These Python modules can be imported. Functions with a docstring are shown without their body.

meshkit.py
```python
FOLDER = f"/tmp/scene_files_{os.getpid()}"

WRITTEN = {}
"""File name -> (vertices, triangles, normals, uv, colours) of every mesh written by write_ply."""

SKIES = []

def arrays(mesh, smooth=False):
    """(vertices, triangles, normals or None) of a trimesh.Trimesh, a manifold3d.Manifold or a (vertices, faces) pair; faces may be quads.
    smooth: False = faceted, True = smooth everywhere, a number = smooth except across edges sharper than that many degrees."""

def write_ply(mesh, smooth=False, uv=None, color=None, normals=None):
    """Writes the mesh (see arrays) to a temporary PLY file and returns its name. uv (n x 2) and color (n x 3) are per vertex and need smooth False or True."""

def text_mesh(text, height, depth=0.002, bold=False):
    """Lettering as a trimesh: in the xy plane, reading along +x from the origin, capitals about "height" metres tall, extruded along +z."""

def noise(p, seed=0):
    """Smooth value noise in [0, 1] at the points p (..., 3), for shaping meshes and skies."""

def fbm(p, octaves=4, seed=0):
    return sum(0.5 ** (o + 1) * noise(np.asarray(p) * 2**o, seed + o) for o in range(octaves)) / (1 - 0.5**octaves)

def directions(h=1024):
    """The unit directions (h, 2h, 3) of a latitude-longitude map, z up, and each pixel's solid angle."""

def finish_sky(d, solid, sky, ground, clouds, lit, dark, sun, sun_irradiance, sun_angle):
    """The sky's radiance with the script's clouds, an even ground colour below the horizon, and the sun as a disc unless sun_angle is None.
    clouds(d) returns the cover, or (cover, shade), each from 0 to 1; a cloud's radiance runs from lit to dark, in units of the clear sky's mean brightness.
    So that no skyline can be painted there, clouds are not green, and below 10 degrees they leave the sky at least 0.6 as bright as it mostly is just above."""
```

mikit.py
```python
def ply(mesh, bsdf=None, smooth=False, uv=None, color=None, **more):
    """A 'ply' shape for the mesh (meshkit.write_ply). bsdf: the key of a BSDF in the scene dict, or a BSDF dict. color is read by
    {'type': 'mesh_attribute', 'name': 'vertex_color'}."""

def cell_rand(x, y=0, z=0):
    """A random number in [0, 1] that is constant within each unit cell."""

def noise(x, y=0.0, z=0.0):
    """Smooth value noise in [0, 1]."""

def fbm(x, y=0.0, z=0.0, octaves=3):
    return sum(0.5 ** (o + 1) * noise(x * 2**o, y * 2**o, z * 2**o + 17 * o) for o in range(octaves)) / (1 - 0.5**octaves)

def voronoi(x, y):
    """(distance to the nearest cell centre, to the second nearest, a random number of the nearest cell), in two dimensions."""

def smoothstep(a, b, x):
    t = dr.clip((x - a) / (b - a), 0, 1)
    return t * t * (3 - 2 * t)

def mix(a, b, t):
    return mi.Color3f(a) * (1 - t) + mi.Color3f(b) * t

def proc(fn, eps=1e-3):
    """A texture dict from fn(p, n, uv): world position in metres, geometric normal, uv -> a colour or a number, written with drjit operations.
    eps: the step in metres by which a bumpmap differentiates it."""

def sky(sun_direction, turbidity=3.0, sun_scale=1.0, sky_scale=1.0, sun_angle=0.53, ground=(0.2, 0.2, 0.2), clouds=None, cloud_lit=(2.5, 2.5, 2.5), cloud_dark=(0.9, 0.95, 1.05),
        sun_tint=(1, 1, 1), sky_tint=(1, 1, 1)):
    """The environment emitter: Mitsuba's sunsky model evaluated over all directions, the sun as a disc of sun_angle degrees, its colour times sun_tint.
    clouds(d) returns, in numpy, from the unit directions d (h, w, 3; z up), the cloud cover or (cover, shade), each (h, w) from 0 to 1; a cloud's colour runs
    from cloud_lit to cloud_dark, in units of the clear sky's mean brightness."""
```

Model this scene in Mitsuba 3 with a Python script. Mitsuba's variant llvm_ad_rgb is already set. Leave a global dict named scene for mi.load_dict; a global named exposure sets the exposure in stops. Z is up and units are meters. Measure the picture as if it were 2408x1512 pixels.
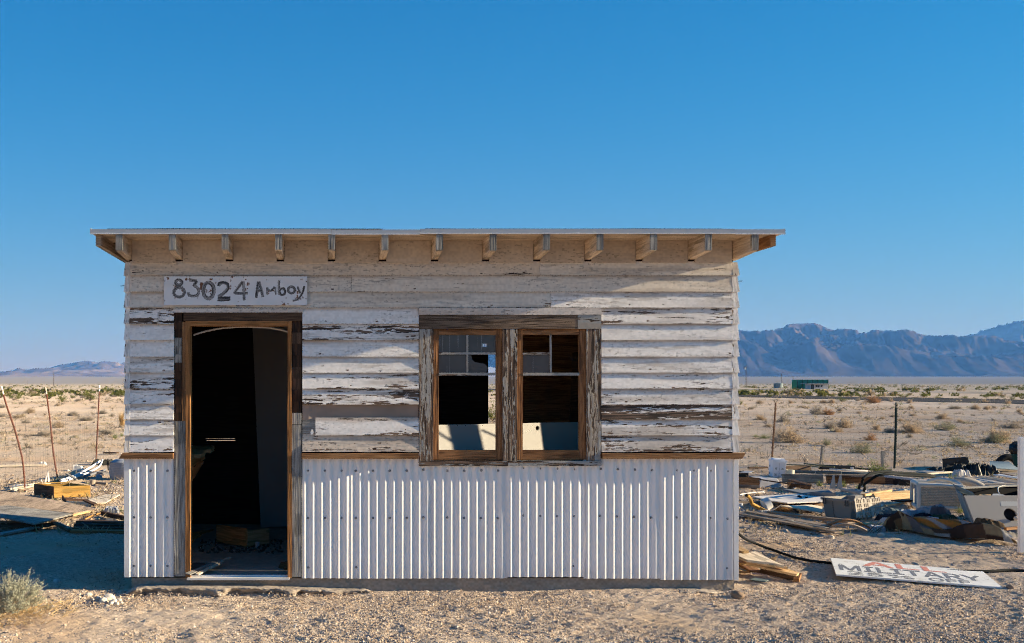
import math, random
import numpy as np
import trimesh, shapely
from shapely.geometry import Polygon, LineString, box as sbox
import drjit as dr
import mitsuba as mi
import mikit, meshkit
from mikit import noise, fbm, voronoi, cell_rand, smoothstep, mix

# ------------------------------------------------------------------ camera, sky, exposure
EYE, FOC, CX, CY = 1.66, 2500.0, 770.0, 900.0        # eye height in metres; focal length and principal point for a picture 2408 wide
W0, H0 = 2408.0, 1512.0
SUN = np.array([0.9680, -0.0545, 0.2450])
scene = {'type': 'scene'}
labels = {}
T = mi.ScalarTransform4f
scene['camera'] = {'type': 'perspective', 'fov_axis': 'x', 'fov': math.degrees(2 * math.atan(W0 / 2 / FOC)),
                   'principal_point_offset_x': (W0 / 2 - CX) / W0, 'principal_point_offset_y': (H0 / 2 - CY) / H0,
                   'near_clip': 0.1, 'far_clip': 40000.0,
                   'to_world': T().look_at(origin=[0, 0, EYE], target=[0, 1, EYE], up=[0, 0, 1])}
def thin_veil(d):                                      # a thin veil of dust and cirrus thickening towards the horizon all round
    return 0.85 * np.exp(-np.degrees(np.arcsin(np.clip(d[..., 2], 0, 1))) / 5.0)
scene['sky'] = mikit.sky(SUN.tolist(), turbidity=2.2, sun_scale=1.0, sky_scale=0.37, sun_tint=(1.0, 1.24, 1.90), sky_tint=(0.02, 0.82, 1.52), ground=(0.30, 0.24, 0.18),
                         clouds=thin_veil, cloud_lit=(2.70, 2.08, 2.25))
exposure = 3.45

# ------------------------------------------------------------------ helpers
def at(px, py, y):                                    # the point at depth y (metres) seen at that place of the 2408-wide picture
    return np.array([(px - CX) * y / FOC, y, EYE - (py - CY) * y / FOC])
def gnd(px, py, z=0.0):                               # the point of height z seen there
    return at(px, py, (EYE - z) * FOC / (py - CY))
def unit(v):
    v = np.asarray(v, float); return v / max(np.linalg.norm(v), 1e-12)
_count = {}
def numbered(name):
    n = _count.get(name, 0); _count[name] = n + 1
    return name if n == 0 else f'{name}_{n:03d}'
def tag(key, label=None, category=None, group=None, kind=None):
    d = labels.setdefault(key, {})
    for k, v in (('label', label), ('category', category), ('group', group), ('kind', kind)):
        if v: d[k] = v
    return key
def thing(name, label, category, group=None):
    return tag(numbered(name), label, category, group)
def put(name, mesh, mat, parent=None, label=None, category=None, group=None, kind=None, smooth=True, to_world=None):
    key = numbered((parent + '__' if parent else '') + name)
    d = mesh if isinstance(mesh, dict) else mesh.ply(mat, smooth)
    if to_world is not None: d = {**d, 'to_world': T(to_world)}
    scene[key] = d
    if label or category or group or kind: tag(key, label, category, group, kind)
    return key
def frame(x, z=None, o=(0, 0, 0)):                     # a 4x4 with first axis x and third axis near z
    x = unit(x); z = np.array([0, 0, 1.0]) if z is None else np.asarray(z, float)
    y = unit(np.cross(z, x)); z = np.cross(x, y)
    m = np.eye(4); m[:3, 0], m[:3, 1], m[:3, 2], m[:3, 3] = x, y, z, o
    return m
def rot(ax, deg):
    return trimesh.transformations.rotation_matrix(math.radians(deg), ax)
def mv(x, y, z, rz=0, s=1.0):
    m = rot([0, 0, 1], rz); m[:3, :3] *= s; m[:3, 3] = (x, y, z); return m

class M:
    """Collects pieces of one mesh, with a uv and a colour for each vertex."""
    def __init__(s): s.v, s.f, s.uv, s.c, s.n = [], [], [], [], 0
    def add(s, v, f, uv=None, c=(0.5, 0.5, 0.5), m=None):
        v, f = np.asarray(v, float), np.asarray(f, int)
        if len(v) == 0: return s
        if f.shape[1] == 4: f = np.vstack([f[:, [0, 1, 2]], f[:, [0, 2, 3]]])
        if m is not None: v = v @ m[:3, :3].T + m[:3, 3]
        s.v.append(v); s.f.append(f + s.n); s.n += len(v)
        s.uv.append(v[:, :2] * 1.0 if uv is None else np.asarray(uv, float))
        s.c.append(np.broadcast_to(np.asarray(c, float), (len(v), 3)))
        return s
    def grid(s, P, uv=None, c=(0.5, 0.5, 0.5), m=None, flip=False):       # P (a, b, 3)
        a, b = P.shape[:2]
        i, j = np.meshgrid(np.arange(a - 1), np.arange(b - 1), indexing='ij')
        q = np.stack([i * b + j, (i + 1) * b + j, (i + 1) * b + j + 1, i * b + j + 1], -1).reshape(-1, 4)
        if flip: q = q[:, ::-1]
        c = np.asarray(c, float)
        return s.add(P.reshape(-1, 3), q, None if uv is None else uv.reshape(-1, 2), c.reshape(-1, 3) if c.ndim == 3 else c, m)
    def beam(s, lx, wy, tz, m=None, seed=0, pal=0, n=1, deform=None, c=(0.5, 0.5, 0.5), across=None):
        """A board along x from 0 to lx, wy wide, tz thick, centred in y and z; uv = metres along and across the grain."""
        xs = np.linspace(0, lx, n + 1); k = 10.0 * pal; so = 6.1 * seed
        cs = [(-wy / 2, -tz / 2), (wy / 2, -tz / 2), (wy / 2, tz / 2), (-wy / 2, tz / 2)]
        off = 0.0
        for e in range(4):
            (y0, z0), (y1, z1) = cs[e], cs[(e + 1) % 4]
            nb = 1 if across is None else across
            ts = np.linspace(0, 1, nb + 1); d = math.hypot(y1 - y0, z1 - z0)
            P = np.zeros((n + 1, nb + 1, 3)); U = np.zeros((n + 1, nb + 1, 2))
            P[..., 0] = xs[:, None]; P[..., 1] = y0 + (y1 - y0) * ts; P[..., 2] = z0 + (z1 - z0) * ts
            U[..., 0] = xs[:, None] + so; U[..., 1] = off + d * ts + k; off += d
            if deform: P = deform(P)
            s.grid(P, U, c, m, flip=True)
        for x, fl in ((0, False), (lx, True)):
            P = np.array([[x, a, b] for a, b in cs], float)
            if deform: P = deform(P)
            U = np.array([[so + 3 + a * 0.2, b + k + 0.4] for a, b in cs])
            s.add(P, [[0, 1, 2, 3]] if fl else [[3, 2, 1, 0]], U, c, m)
        return s
    def bar(s, p0, p1, w, t, z=None, **kw):            # a board from p0 to p1, w wide, t thick along the direction near z
        p0, p1 = np.asarray(p0, float), np.asarray(p1, float)
        return s.beam(np.linalg.norm(p1 - p0), w, t, frame(p1 - p0, z, p0), **kw)
    def bx(s, x0, x1, y0, y1, z0, z1, **kw):           # axis-aligned box with the grain along its longest side
        d = np.array([x1 - x0, y1 - y0, z1 - z0]); a = int(np.argmax(d)); mid = np.array([(x0 + x1) / 2, (y0 + y1) / 2, (z0 + z1) / 2])
        o = mid.copy(); o[a] -= d[a] / 2
        if a == 0: return s.beam(d[0], d[1], d[2], frame([1, 0, 0], [0, 0, 1], o), **kw)
        if a == 1: return s.beam(d[1], d[0], d[2], frame([0, 1, 0], [0, 0, 1], o), **kw)
        return s.beam(d[2], d[0], d[1], frame([0, 0, 1], [0, 1, 0], o), **kw)
    def tube(s, pts, r, sides=8, c=(0.5, 0.5, 0.5), caps=True, uv0=(0, 0)):
        p = np.asarray(pts, float); r = np.broadcast_to(np.asarray(r, float), (len(p),))
        t = np.gradient(p, axis=0); t /= np.linalg.norm(t, axis=1, keepdims=True) + 1e-12
        ref = np.array([0, 0, 1.0]) if abs(unit(p[-1] - p[0])[2]) < 0.9 else np.array([1.0, 0, 0])
        a = np.cross(t, ref); a /= np.linalg.norm(a, axis=1, keepdims=True) + 1e-12; b = np.cross(t, a)
        an = np.linspace(0, 2 * np.pi, sides + 1)
        P = p[:, None] + r[:, None, None] * (np.cos(an)[None, :, None] * a[:, None] + np.sin(an)[None, :, None] * b[:, None])
        L = np.concatenate([[0], np.cumsum(np.linalg.norm(np.diff(p, axis=0), axis=1))])
        U = np.stack(np.broadcast_arrays(L[:, None] + uv0[0], an[None] * r.mean() + uv0[1]), -1)
        s.grid(P, U, c, flip=True)
        if caps:
            for i, fl in ((0, True), (-1, False)):
                V = np.vstack([P[i, :-1], p[i]]); k = len(V) - 1
                F = [[j, (j + 1) % k, k] if not fl else [(j + 1) % k, j, k] for j in range(k)]
                s.add(V, np.array(F)[:, ::-1], np.tile([uv0[0] + L[i], uv0[1]], (len(V), 1)), c)
        return s
    def lathe(s, prof, sides=20, c=(0.5, 0.5, 0.5), m=None):
        prof = np.asarray(prof, float); an = np.linspace(0, 2 * np.pi, sides + 1)
        for k in range(len(prof) - 1):                 # each band its own vertices: sharp edges between bands
            q = prof[k:k + 2]
            P = np.stack([q[:, 0, None] * np.cos(an), q[:, 0, None] * np.sin(an), np.broadcast_to(q[:, 1, None], (2, sides + 1))], -1)
            s.grid(P, np.stack([P[..., 0], P[..., 2]], -1), c, m, flip=True)
        return s
    def poly(s, pg, depth, m=None, c=(0.5, 0.5, 0.5), seed=0, pal=0):
        """A shapely polygon in the xy plane, extruded by depth along z."""
        for g in getattr(pg, 'geoms', [pg]):
            t = trimesh.creation.extrude_polygon(g, depth, engine='earcut')
            V = np.array(t.vertices)[np.array(t.faces)].reshape(-1, 3)
            U = np.stack([V[:, 0] + 6.1 * seed, V[:, 1] + V[:, 2] + 10.0 * pal], 1)
            s.add(V, np.arange(len(V)).reshape(-1, 3), U, c, m)
        return s
    def blob(s, tm, c=(0.5, 0.5, 0.5), m=None):
        return s.add(np.array(tm.vertices), np.array(tm.faces), None, c, m)
    def ply(s, mat, smooth=True):
        v, f, uv, c = np.vstack(s.v), np.vstack(s.f), np.vstack(s.uv), np.vstack(s.c)
        return mikit.ply(trimesh.Trimesh(v, f, process=False), mat, smooth=smooth, uv=uv, color=c)

# ------------------------------------------------------------------ materials
def two(b): return {'type': 'twosided', 'bsdf': b}
def prin(color, rough=0.7, spec=0.3, **kw):
    return {'type': 'principled', 'base_color': color if isinstance(color, dict) else {'type': 'rgb', 'value': color}, 'roughness': rough, 'specular': spec, **kw}
def bump(b, fn, scale, eps=1e-3):
    return {'type': 'bumpmap', 'arbitrary': mikit.proc(fn, eps=eps), 'scale': scale, 'bsdf': b}
VC = {'type': 'mesh_attribute', 'name': 'vertex_color'}

PAL = [((.13, .125, .12), (.33, .32, .30)),   # 0 weathered grey plank
       ((.17, .075, .03), (.36, .19, .085)),  # 1 brown trim
       ((.008, .006, .005), (.075, .034, .016)),   # 2 charred brown
       ((.46, .29, .13), (.66, .46, .25)),    # 3 fresh plywood
       ((.40, .295, .20), (.62, .50, .375)),    # 4 whitewashed rafters
       ((.12, .05, .02), (.34, .165, .07)),   # 5 red-brown sash
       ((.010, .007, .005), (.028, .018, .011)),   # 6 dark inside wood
       ((.21, .155, .11), (.42, .325, .24)),  # 7 grey-brown debris
       ((.50, .42, .32), (.66, .57, .45)),    # 8 cream board
       ((.50, .27, .06), (.70, .44, .14)),    # 9 golden box
       ((.045, .026, .016), (.13, .075, .045)),    # 10 dark brown debris
       ((.24, .10, .03), (.40, .19, .07)),    # 11 orange jamb
       ((.055, .034, .022), (.27, .195, .14)),
       ((.46, .18, .055), (.70, .34, .12))]    # 12 weathered brown head
def wood_fn(p, n, uv):
    k = dr.floor(uv.y / 10 + 0.5); v = uv.y - 10 * k; u = uv.x
    wob = noise(u * 2.2, v * 6, k) * 0.05
    g = 0.55 * fbm(u * 3.0, (v + wob) * 90, 1.0, 3) + 0.45 * noise(u * 14, (v + wob) * 320, 5.0)
    g = smoothstep(0.25, 0.75, g)
    a, b = mi.Color3f(PAL[0][0]), mi.Color3f(PAL[0][1])
    for i in range(1, len(PAL)):
        a = dr.select(k > i - 0.5, mi.Color3f(PAL[i][0]), a); b = dr.select(k > i - 0.5, mi.Color3f(PAL[i][1]), b)
    c = a * (1 - g) + b * g
    dark = smoothstep(0.66, 0.76, noise(u * 5, v * 26, 9.0 + k)) * 0.35
    return c * (0.82 + 0.36 * noise(u * 1.3, v * 5, 3.0)) * (1 - dark)
def wood_h(p, n, uv):
    k = dr.floor(uv.y / 10 + 0.5); v = uv.y - 10 * k
    return fbm(uv.x * 4, v * 130, 1.0, 2)
scene['wood'] = two(bump(prin(mikit.proc(wood_fn), 0.75, 0.25), wood_h, 0.0035))

def paint_parts(uv):
    k = dr.floor(uv.y / 10 + 0.5); v = uv.y - 10 * k; u = uv.x
    kind = dr.floor(k / 20 + 0.01); peel = (k - 20 * kind) / 20
    val = 0.14 * (noise(u * 1.3, v * 9, 6.0) - 0.5) + 0.62 * fbm(u * 3.6, v * 58, 2.0, 4) + 0.38 * fbm(u * 26, v * 170, 4.0, 2)
    edge = 0.10 * smoothstep(0.030, 0.004, v) * noise(u * 9, 1.0, 2.0)
    q = u / 0.41; iq = dr.floor(q); du = (q - iq - 0.3 - 0.4 * cell_rand(iq, k, 3.0)) * 0.41
    nail = 0.5 * smoothstep(1.0, 0.2, dr.square(du / 0.016) + dr.square((v - 0.020 - 0.008 * cell_rand(iq, k, 5.0)) / 0.008)) * dr.select(kind == 1.0, 0.0, smoothstep(.3, .5, cell_rand(iq, k, 7.0)))
    edge = edge + nail * (0.25 + 0.75 * noise(u * 130, v * 260, 2.0))
    mask = smoothstep(-0.018, 0.018, val + edge - (0.80 - 0.40 * peel) - dr.select(kind > 1.5, 0.085, 0.0))
    return u, v, kind, peel, mask
def paint_fn(p, n, uv):
    u, v, kind, peel, mask = paint_parts(uv)
    base = dr.select(kind > 0.5, mi.Color3f(.32, .32, .31), mi.Color3f(.84, .812, .785))
    base = dr.select(kind > 1.5, mi.Color3f(.67, .575, .475), base); base = dr.select(kind > 2.5, mi.Color3f(.71, .645, .565), base)
    wash = smoothstep(0.42, 0.80, fbm(u * 1.7, v * 22, 7.0, 3)) * (0.22 + 0.75 * peel)
    base = mix(base, mi.Color3f(.34, .27, .205), dr.minimum(wash, 0.85))
    base = mix(base, mi.Color3f(.42, .38, .34), 0.55 * smoothstep(.50, .70, fbm(u * 9, v * 70, 12.0, 2)) * smoothstep(.35, .65, noise(u * 1.1, v * 7, 14.0)))
    base = mix(base, mi.Color3f(.40, .31, .235), 0.75 * smoothstep(0.092, 0.128, v + 0.022 * (fbm(u * 5, v * 20, 3.0, 2) - 0.5)) * dr.select(kind == 1.0, 0.0, 1.0) * (0.4 + 0.6 * noise(u * 2.1, 1.0, peel * 40)))
    base *= 0.90 + 0.2 * noise(u * 60, v * 60, 1.0)
    speck = smoothstep(0.74, 0.82, noise(u * 45, v * 130, 3.0)) * smoothstep(0.30, 0.65, noise(u * 3, v * 12, 8.0))
    g = fbm(u * 6, v * 160, 1.0, 2)
    bare = mix(mi.Color3f(.032, .020, .014), mi.Color3f(.20, .13, .09), smoothstep(.3, .75, g))
    return mix(base * (1 - 0.32 * speck), bare, mask)
def paint_h(p, n, uv):
    u, v, kind, peel, mask = paint_parts(uv)
    return 0.35 * fbm(u * 110, v * 150, 3.0, 2) - 0.9 * mask + 0.25 * noise(u * 8, v * 200)
scene['paint'] = two(bump(prin(mikit.proc(paint_fn), 0.6, 0.3), paint_h, 0.0022))

def metal_fn(p, n, uv):
    return mi.Color3f(.82, .805, .80) * (0.94 + 0.06 * fbm(p.x * 3, p.z * 2.5, p.y)) * (1 - 0.22 * smoothstep(.24, .10, p.z) * fbm(p.x * 9, p.z * 14, 1.0))
scene['white_metal'] = two(prin(mikit.proc(metal_fn), 0.38, 0.5))
scene['galvanised'] = two(prin((.36, .40, .455), 0.45, 0.4))
scene['plain'] = two(prin(VC, 0.85, 0.1))
scene['glossy'] = two(prin(VC, 0.48, 0.35))
scene['leaf'] = {'type': 'principledthin', 'base_color': VC, 'roughness': 0.7, 'diff_trans': 0.5, 'spec_trans': 0.0}
def conc_fn(p, n, uv):
    a = fbm(p.x * 5, p.y * 5, p.z * 9, 3); s = noise(p.x * 60, p.y * 60, p.z * 60)
    return mix(mi.Color3f(.25, .21, .175), mi.Color3f(.40, .345, .29), a) * (0.75 + 0.5 * s)
def conc_h(p, n, uv): return fbm(p.x * 30, p.y * 30, p.z * 30, 3)
scene['concrete'] = two(bump(prin(mikit.proc(conc_fn), 0.9, 0.1), conc_h, 0.012))
def sign_fn(p, n, uv):
    r = smoothstep(.75, .83, fbm(uv.x * 34, uv.y * 34, 3.0, 3) + 0.10 * smoothstep(.5, .8, noise(uv.x * 5, uv.y * 9, 2.0)))
    return mix(mi.Color3f(.70, .72, .76) * (0.93 + 0.1 * noise(uv.x * 9, uv.y * 20)), mi.Color3f(.16, .07, .035), r)
scene['enamel'] = two(prin(mikit.proc(sign_fn), 0.45, 0.4))
def brush_fn(p, n, uv):
    s = 0.6 * noise(uv.x * 6, uv.y * 330, 1.0) + 0.4 * noise(uv.x * 16, uv.y * 750, 4.0)
    return mix(mi.Color3f(.018, .020, .024), mi.Color3f(.40, .40, .42), smoothstep(.30, .85, s))
scene['brush_paint'] = two(prin(mikit.proc(brush_fn), 0.6, 0.3))
scene['glass'] = {'type': 'blendbsdf', 'weight': mikit.proc(lambda p, n, uv: 0.22 + 0.10 * fbm(p.x * 14, p.z * 9, 1.0, 2) + 0.5 * smoothstep(.80, .87, noise(p.x * 90, p.z * 3, 2.0)) * noise(p.x * 5, p.z * 11, 4.0)),
                  'first': {'type': 'thindielectric'}, 'second': two(prin((.24, .25, .26), 0.6, 0.3))}
def boardp_fn(p, n, uv):
    m_ = smoothstep(.60, .72, fbm(p.x * 26, p.y * 26, p.z * 20, 3)) * 0.55
    return mix(mi.Color3f(.66, .67, .665), mi.Color3f(.36, .33, .28), m_) * (0.92 + 0.12 * noise(p.x * 5, p.y * 5))
scene['board_paint'] = two(prin(mikit.proc(boardp_fn), 0.7, 0.2))
# ------------------------------------------------------------------ the setting: ground, road, hills
def seg(*pts):                                         # pieces (from, to, step) joined into one axis
    out = []
    for a, b, st in pts: out.extend(np.arange(a, b - 1e-6, st).tolist())
    return np.array(sorted(set(round(x, 4) for x in out)))
def grow(a, b, st, k):
    out, x = [], a
    while x < b: out.append(x); x += st; st *= k
    return out + [b]
def ss(a, b, x):
    t = np.clip((x - a) / (b - a), 0, 1); return t * t * (3 - 2 * t)
def road_edges(y):
    y = np.asarray(y, float); w = 0.8 * np.sin(y * .045)
    return 47.4 - .150 * (y - 72.8) + .0003 * (y - 72.8) ** 2 + w, 61.0 - .165 * (y - 92) + .0003 * (y - 92) ** 2 + w
def height(x, y):
    """The lie of the land; the cabin stands on z = 0."""
    x, y = np.broadcast_arrays(np.asarray(x, float), np.asarray(y, float))
    p = np.stack([x, y, 0 * x], -1)
    near = ss(60, 25, np.hypot(x, y - 8))
    h = 0.055 * (meshkit.fbm(p * 0.35, 3, 5) - 0.5) * (0.4 + 0.6 * ss(10, 16, y)) + near * 0.030 * (meshkit.fbm(p * 1.9, 3, 9) - 0.5) + near * 0.016 * (meshkit.noise(p * 7.0, 3) - 0.5)
    h += 0.25 * (meshkit.fbm(p * 0.07, 3, 2) - 0.5) * ss(24, 60, y)
    h += 0.22 * np.exp(-((y - 76) / 9) ** 2) * ss(2, -6, x) + 0.08 * np.exp(-((y - 62) / 4) ** 2) * ss(-5, -20, x)   # sandy rise beyond the fence
    e = meshkit.noise(np.stack([0 * x, y * 0.09, 0 * x], -1), 7) * 1.6
    for x0, hh, wd in ((104.0, 0.20, 40.0),):      # low steep banks beside the old tracks
        q = x - x0 - e - 0.06 * (75 - np.minimum(y, 160))
        h += hh * (0.75 + 0.5 * meshkit.noise(np.stack([x * .7, y * .3, 0 * x], -1), 5)) * ss(0, 1.0, q + 0.5 * meshkit.noise(np.stack([x * .5, y * .9, 0 * x], -1), 6)) * ss(wd, 3, q) * ss(45, 62, y)
    xl, xr = road_edges(y); h += 0.14 * ss(-4, 0, x - xl) * ss(4, 0, x - xr) * ss(40, 50, y)
    h += 30.0 * ss(700, 5200, y) ** 1.3                  # the alluvial fan below the mountains
    return h
def micro(x, y):
    p = np.stack([x, y, 0 * x], -1)
    f = ss(30, 9, np.hypot(x - 0.5, y - 7))
    return f * (0.012 * (meshkit.noise(p * 19.0, 11) - 0.5) + 0.009 * (meshkit.noise(p * 47.0, 12) - 0.5))
xs = np.array(sorted(set([round(v, 3) for v in list(seg((-4.6, 8.4, 0.026))) + grow(8.4, 30, 0.03, 1.05) + list(seg((30, 66, 0.5), (66, 120, 1.0))) + grow(120, 9000, 2.0, 1.12)
      + [-v for v in grow(4.6, 9000, 0.03, 1.09)]])))
ys = np.array(sorted(set([round(v, 3) for v in [-60, -20, -5, 0, 3, 5] + list(seg((5.8, 9.4, 0.024), (9.4, 13, 0.04))) + grow(13, 6500, 0.06, 1.035)])))
gx, gy = np.meshgrid(xs, ys, indexing='ij')
gz = height(gx, gy) + micro(gx, gy)
under = (gx > -1.6) & (gx < 3.14) & (gy > 8.62) & (gy < 11.6)
gz = np.where(under, np.minimum(gz, -0.02), gz)
gz -= 0.03 * np.exp(-((gy - 8.2) / 0.25) ** 2) * ss(-2.2, -1.2, gx) * ss(4.0, 0.2, gx)
def ground_fn(p, n, uv):
    near = smoothstep(40.0, 12.0, p.y)
    a = fbm(p.x * 0.35, p.y * 0.22, 1.0, 3); b = fbm(p.x * 2.3, p.y * 2.3, 4.0, 3)
    c = mix(mi.Color3f(.47, .345, .24), mi.Color3f(.58, .455, .335), smoothstep(.3, .7, a))
    c = mix(c, mi.Color3f(.58, .42, .27), smoothstep(.52, .75, b) * 0.5)
    d1, d2, r = voronoi(p.x * 52, p.y * 52)
    st = mix(mi.Color3f(.19, .16, .14), mi.Color3f(.70, .61, .52), r)
    grav = smoothstep(.36, .60, fbm(p.x * 1.1, p.y * 1.1, 7.0, 2) + 0.1 * near) * 0.62 * smoothstep(160.0, 20.0, p.y)
    c = mix(c, st, grav * smoothstep(0.02, 0.16, d2 - d1))
    far = smoothstep(60.0, 300.0, p.y)
    scrub = smoothstep(.50, .66, noise(p.x * 0.35, p.y * 0.12, 3.0)) * 0.55
    c = mix(c, mi.Color3f(.42, .345, .26), far)
    c = mix(c, mi.Color3f(.14, .13, .085), far * scrub)
    return mix(c, mi.Color3f(.21, .19, .165), smoothstep(500.0, 1600.0, p.y))
def ground_h(p, n, uv):
    d1, d2, r = voronoi(p.x * 52, p.y * 52)
    return (0.5 * r * smoothstep(.0, .3, d2 - d1) + 0.6 * noise(p.x * 120, p.y * 120)) * smoothstep(90.0, 15.0, p.y)
scene['sand'] = bump(prin(mikit.proc(ground_fn), 0.95, 0.05), ground_h, 0.010, eps=2e-3)
g = M(); g.grid(np.stack([gx, gy, gz], -1), np.stack([gx, gy], -1))
put('desert_ground', g, 'sand', label='pale gravelly desert ground stretching to the mountains', category='ground', kind='structure')

def road_fn(p, n, uv):
    return mi.Color3f(.062, .060, .060) * (0.75 + 0.5 * fbm(p.x * 0.7, p.y * 0.25, 1.0, 3))
scene['asphalt'] = two(prin(mikit.proc(road_fn), 0.9, 0.1))
ry = np.array(grow(44, 420, .8, 1.02)); xl, xr = road_edges(ry); tt = np.linspace(0, 1, 13); jag = 0.5 * (meshkit.fbm(np.stack([ry * .6, 0 * ry, 0 * ry], -1), 3, 3) - .5)
RX_ = (xl + jag)[:, None] + (xr - xl)[:, None] * tt; RY_ = np.broadcast_to(ry[:, None], RX_.shape); RZ_ = height(RX_, RY_) + 0.05 - 0.25 * (np.abs(tt - .5) > .49)
m_ = M(); m_.grid(np.stack([RX_, RY_, RZ_], -1), np.stack([RX_, RY_], -1)); put('road', m_, 'asphalt', label='dark asphalt road crossing the plain right of the cabin', category='road', kind='structure')

def hills_fn(p, n, uv):
    a = fbm(p.x * 0.0035, p.y * 0.0035, p.z * 0.004, 4); b = fbm(p.x * 0.02, p.y * 0.02, p.z * 0.02, 3)
    c = mix(mi.Color3f(.030, .023, .021), mi.Color3f(.085, .064, .052), smoothstep(.35, .65, a))
    return c * (0.8 + 0.4 * b)
scene['rock_face'] = prin(mikit.proc(hills_fn), 0.95, 0.05)
def ridged(p, seed, oct=5):
    out, amp, tot = 0, 1.0, 0
    for o in range(oct):
        r = 1 - np.abs(2 * meshkit.noise(p * 2 ** o, seed + o) - 1); out = out + amp * r * r; tot += amp; amp *= 0.53
    return out / tot
scene['pale_rock_face'] = prin(mikit.proc(lambda p, n, uv: hills_fn(p, n, uv) * 2.4), 0.95, 0.05)
def hills(name, sky_line, ycrest, y0, y1, x0, x1, step, seed, label, base=30.0, mat='rock_face'):
    """A mountain range with its crest near y = ycrest; sky_line gives its height along x (metres)."""
    xs, ys = np.arange(x0, x1 + step, step), np.arange(y0, y1, step * 1.15)
    x, y = np.meshgrid(xs, ys, indexing='ij')
    p = np.stack([x, y, 0 * x], -1)
    wob = 500 * (meshkit.fbm(p * 0.0011, 3, seed + 40) - 0.5)
    H = np.interp(x, *sky_line)
    rise = np.clip((y + wob - y0) / (ycrest - y0), 0, None)
    prof = np.where(rise < 1, rise ** 1.15, np.clip(1 - 0.55 * (rise - 1) / ((y1 - ycrest) / (ycrest - y0)), 0, 1))
    r = ridged(p * 0.0026, seed, 8); r2 = ridged(p * 0.0006, seed + 20, 3)
    mid = np.exp(-((rise - 0.35) / 0.2) ** 2) * (ridged(p * 0.0009, seed + 9, 4) - 0.3) * 0.55
    z = H * (prof * (0.45 + 0.80 * r) + 0.18 * prof * (r2 - 0.5) + mid)
    ridge = np.max(z / y, axis=1, keepdims=True)         # bring each column's skyline to the wanted height
    want = (np.interp(x[:, :1], *sky_line)) / ycrest
    z = z * want / np.maximum(ridge, 1e-9)
    z = z * ss(0, 0.10, rise) + base - 25 * (1 - ss(0, 0.05, rise))
    m = M(); m.grid(np.stack([x, y, z], -1), np.stack([x, y], -1))
    put(name, m, mat, label=label, category='mountains', kind='structure')
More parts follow.
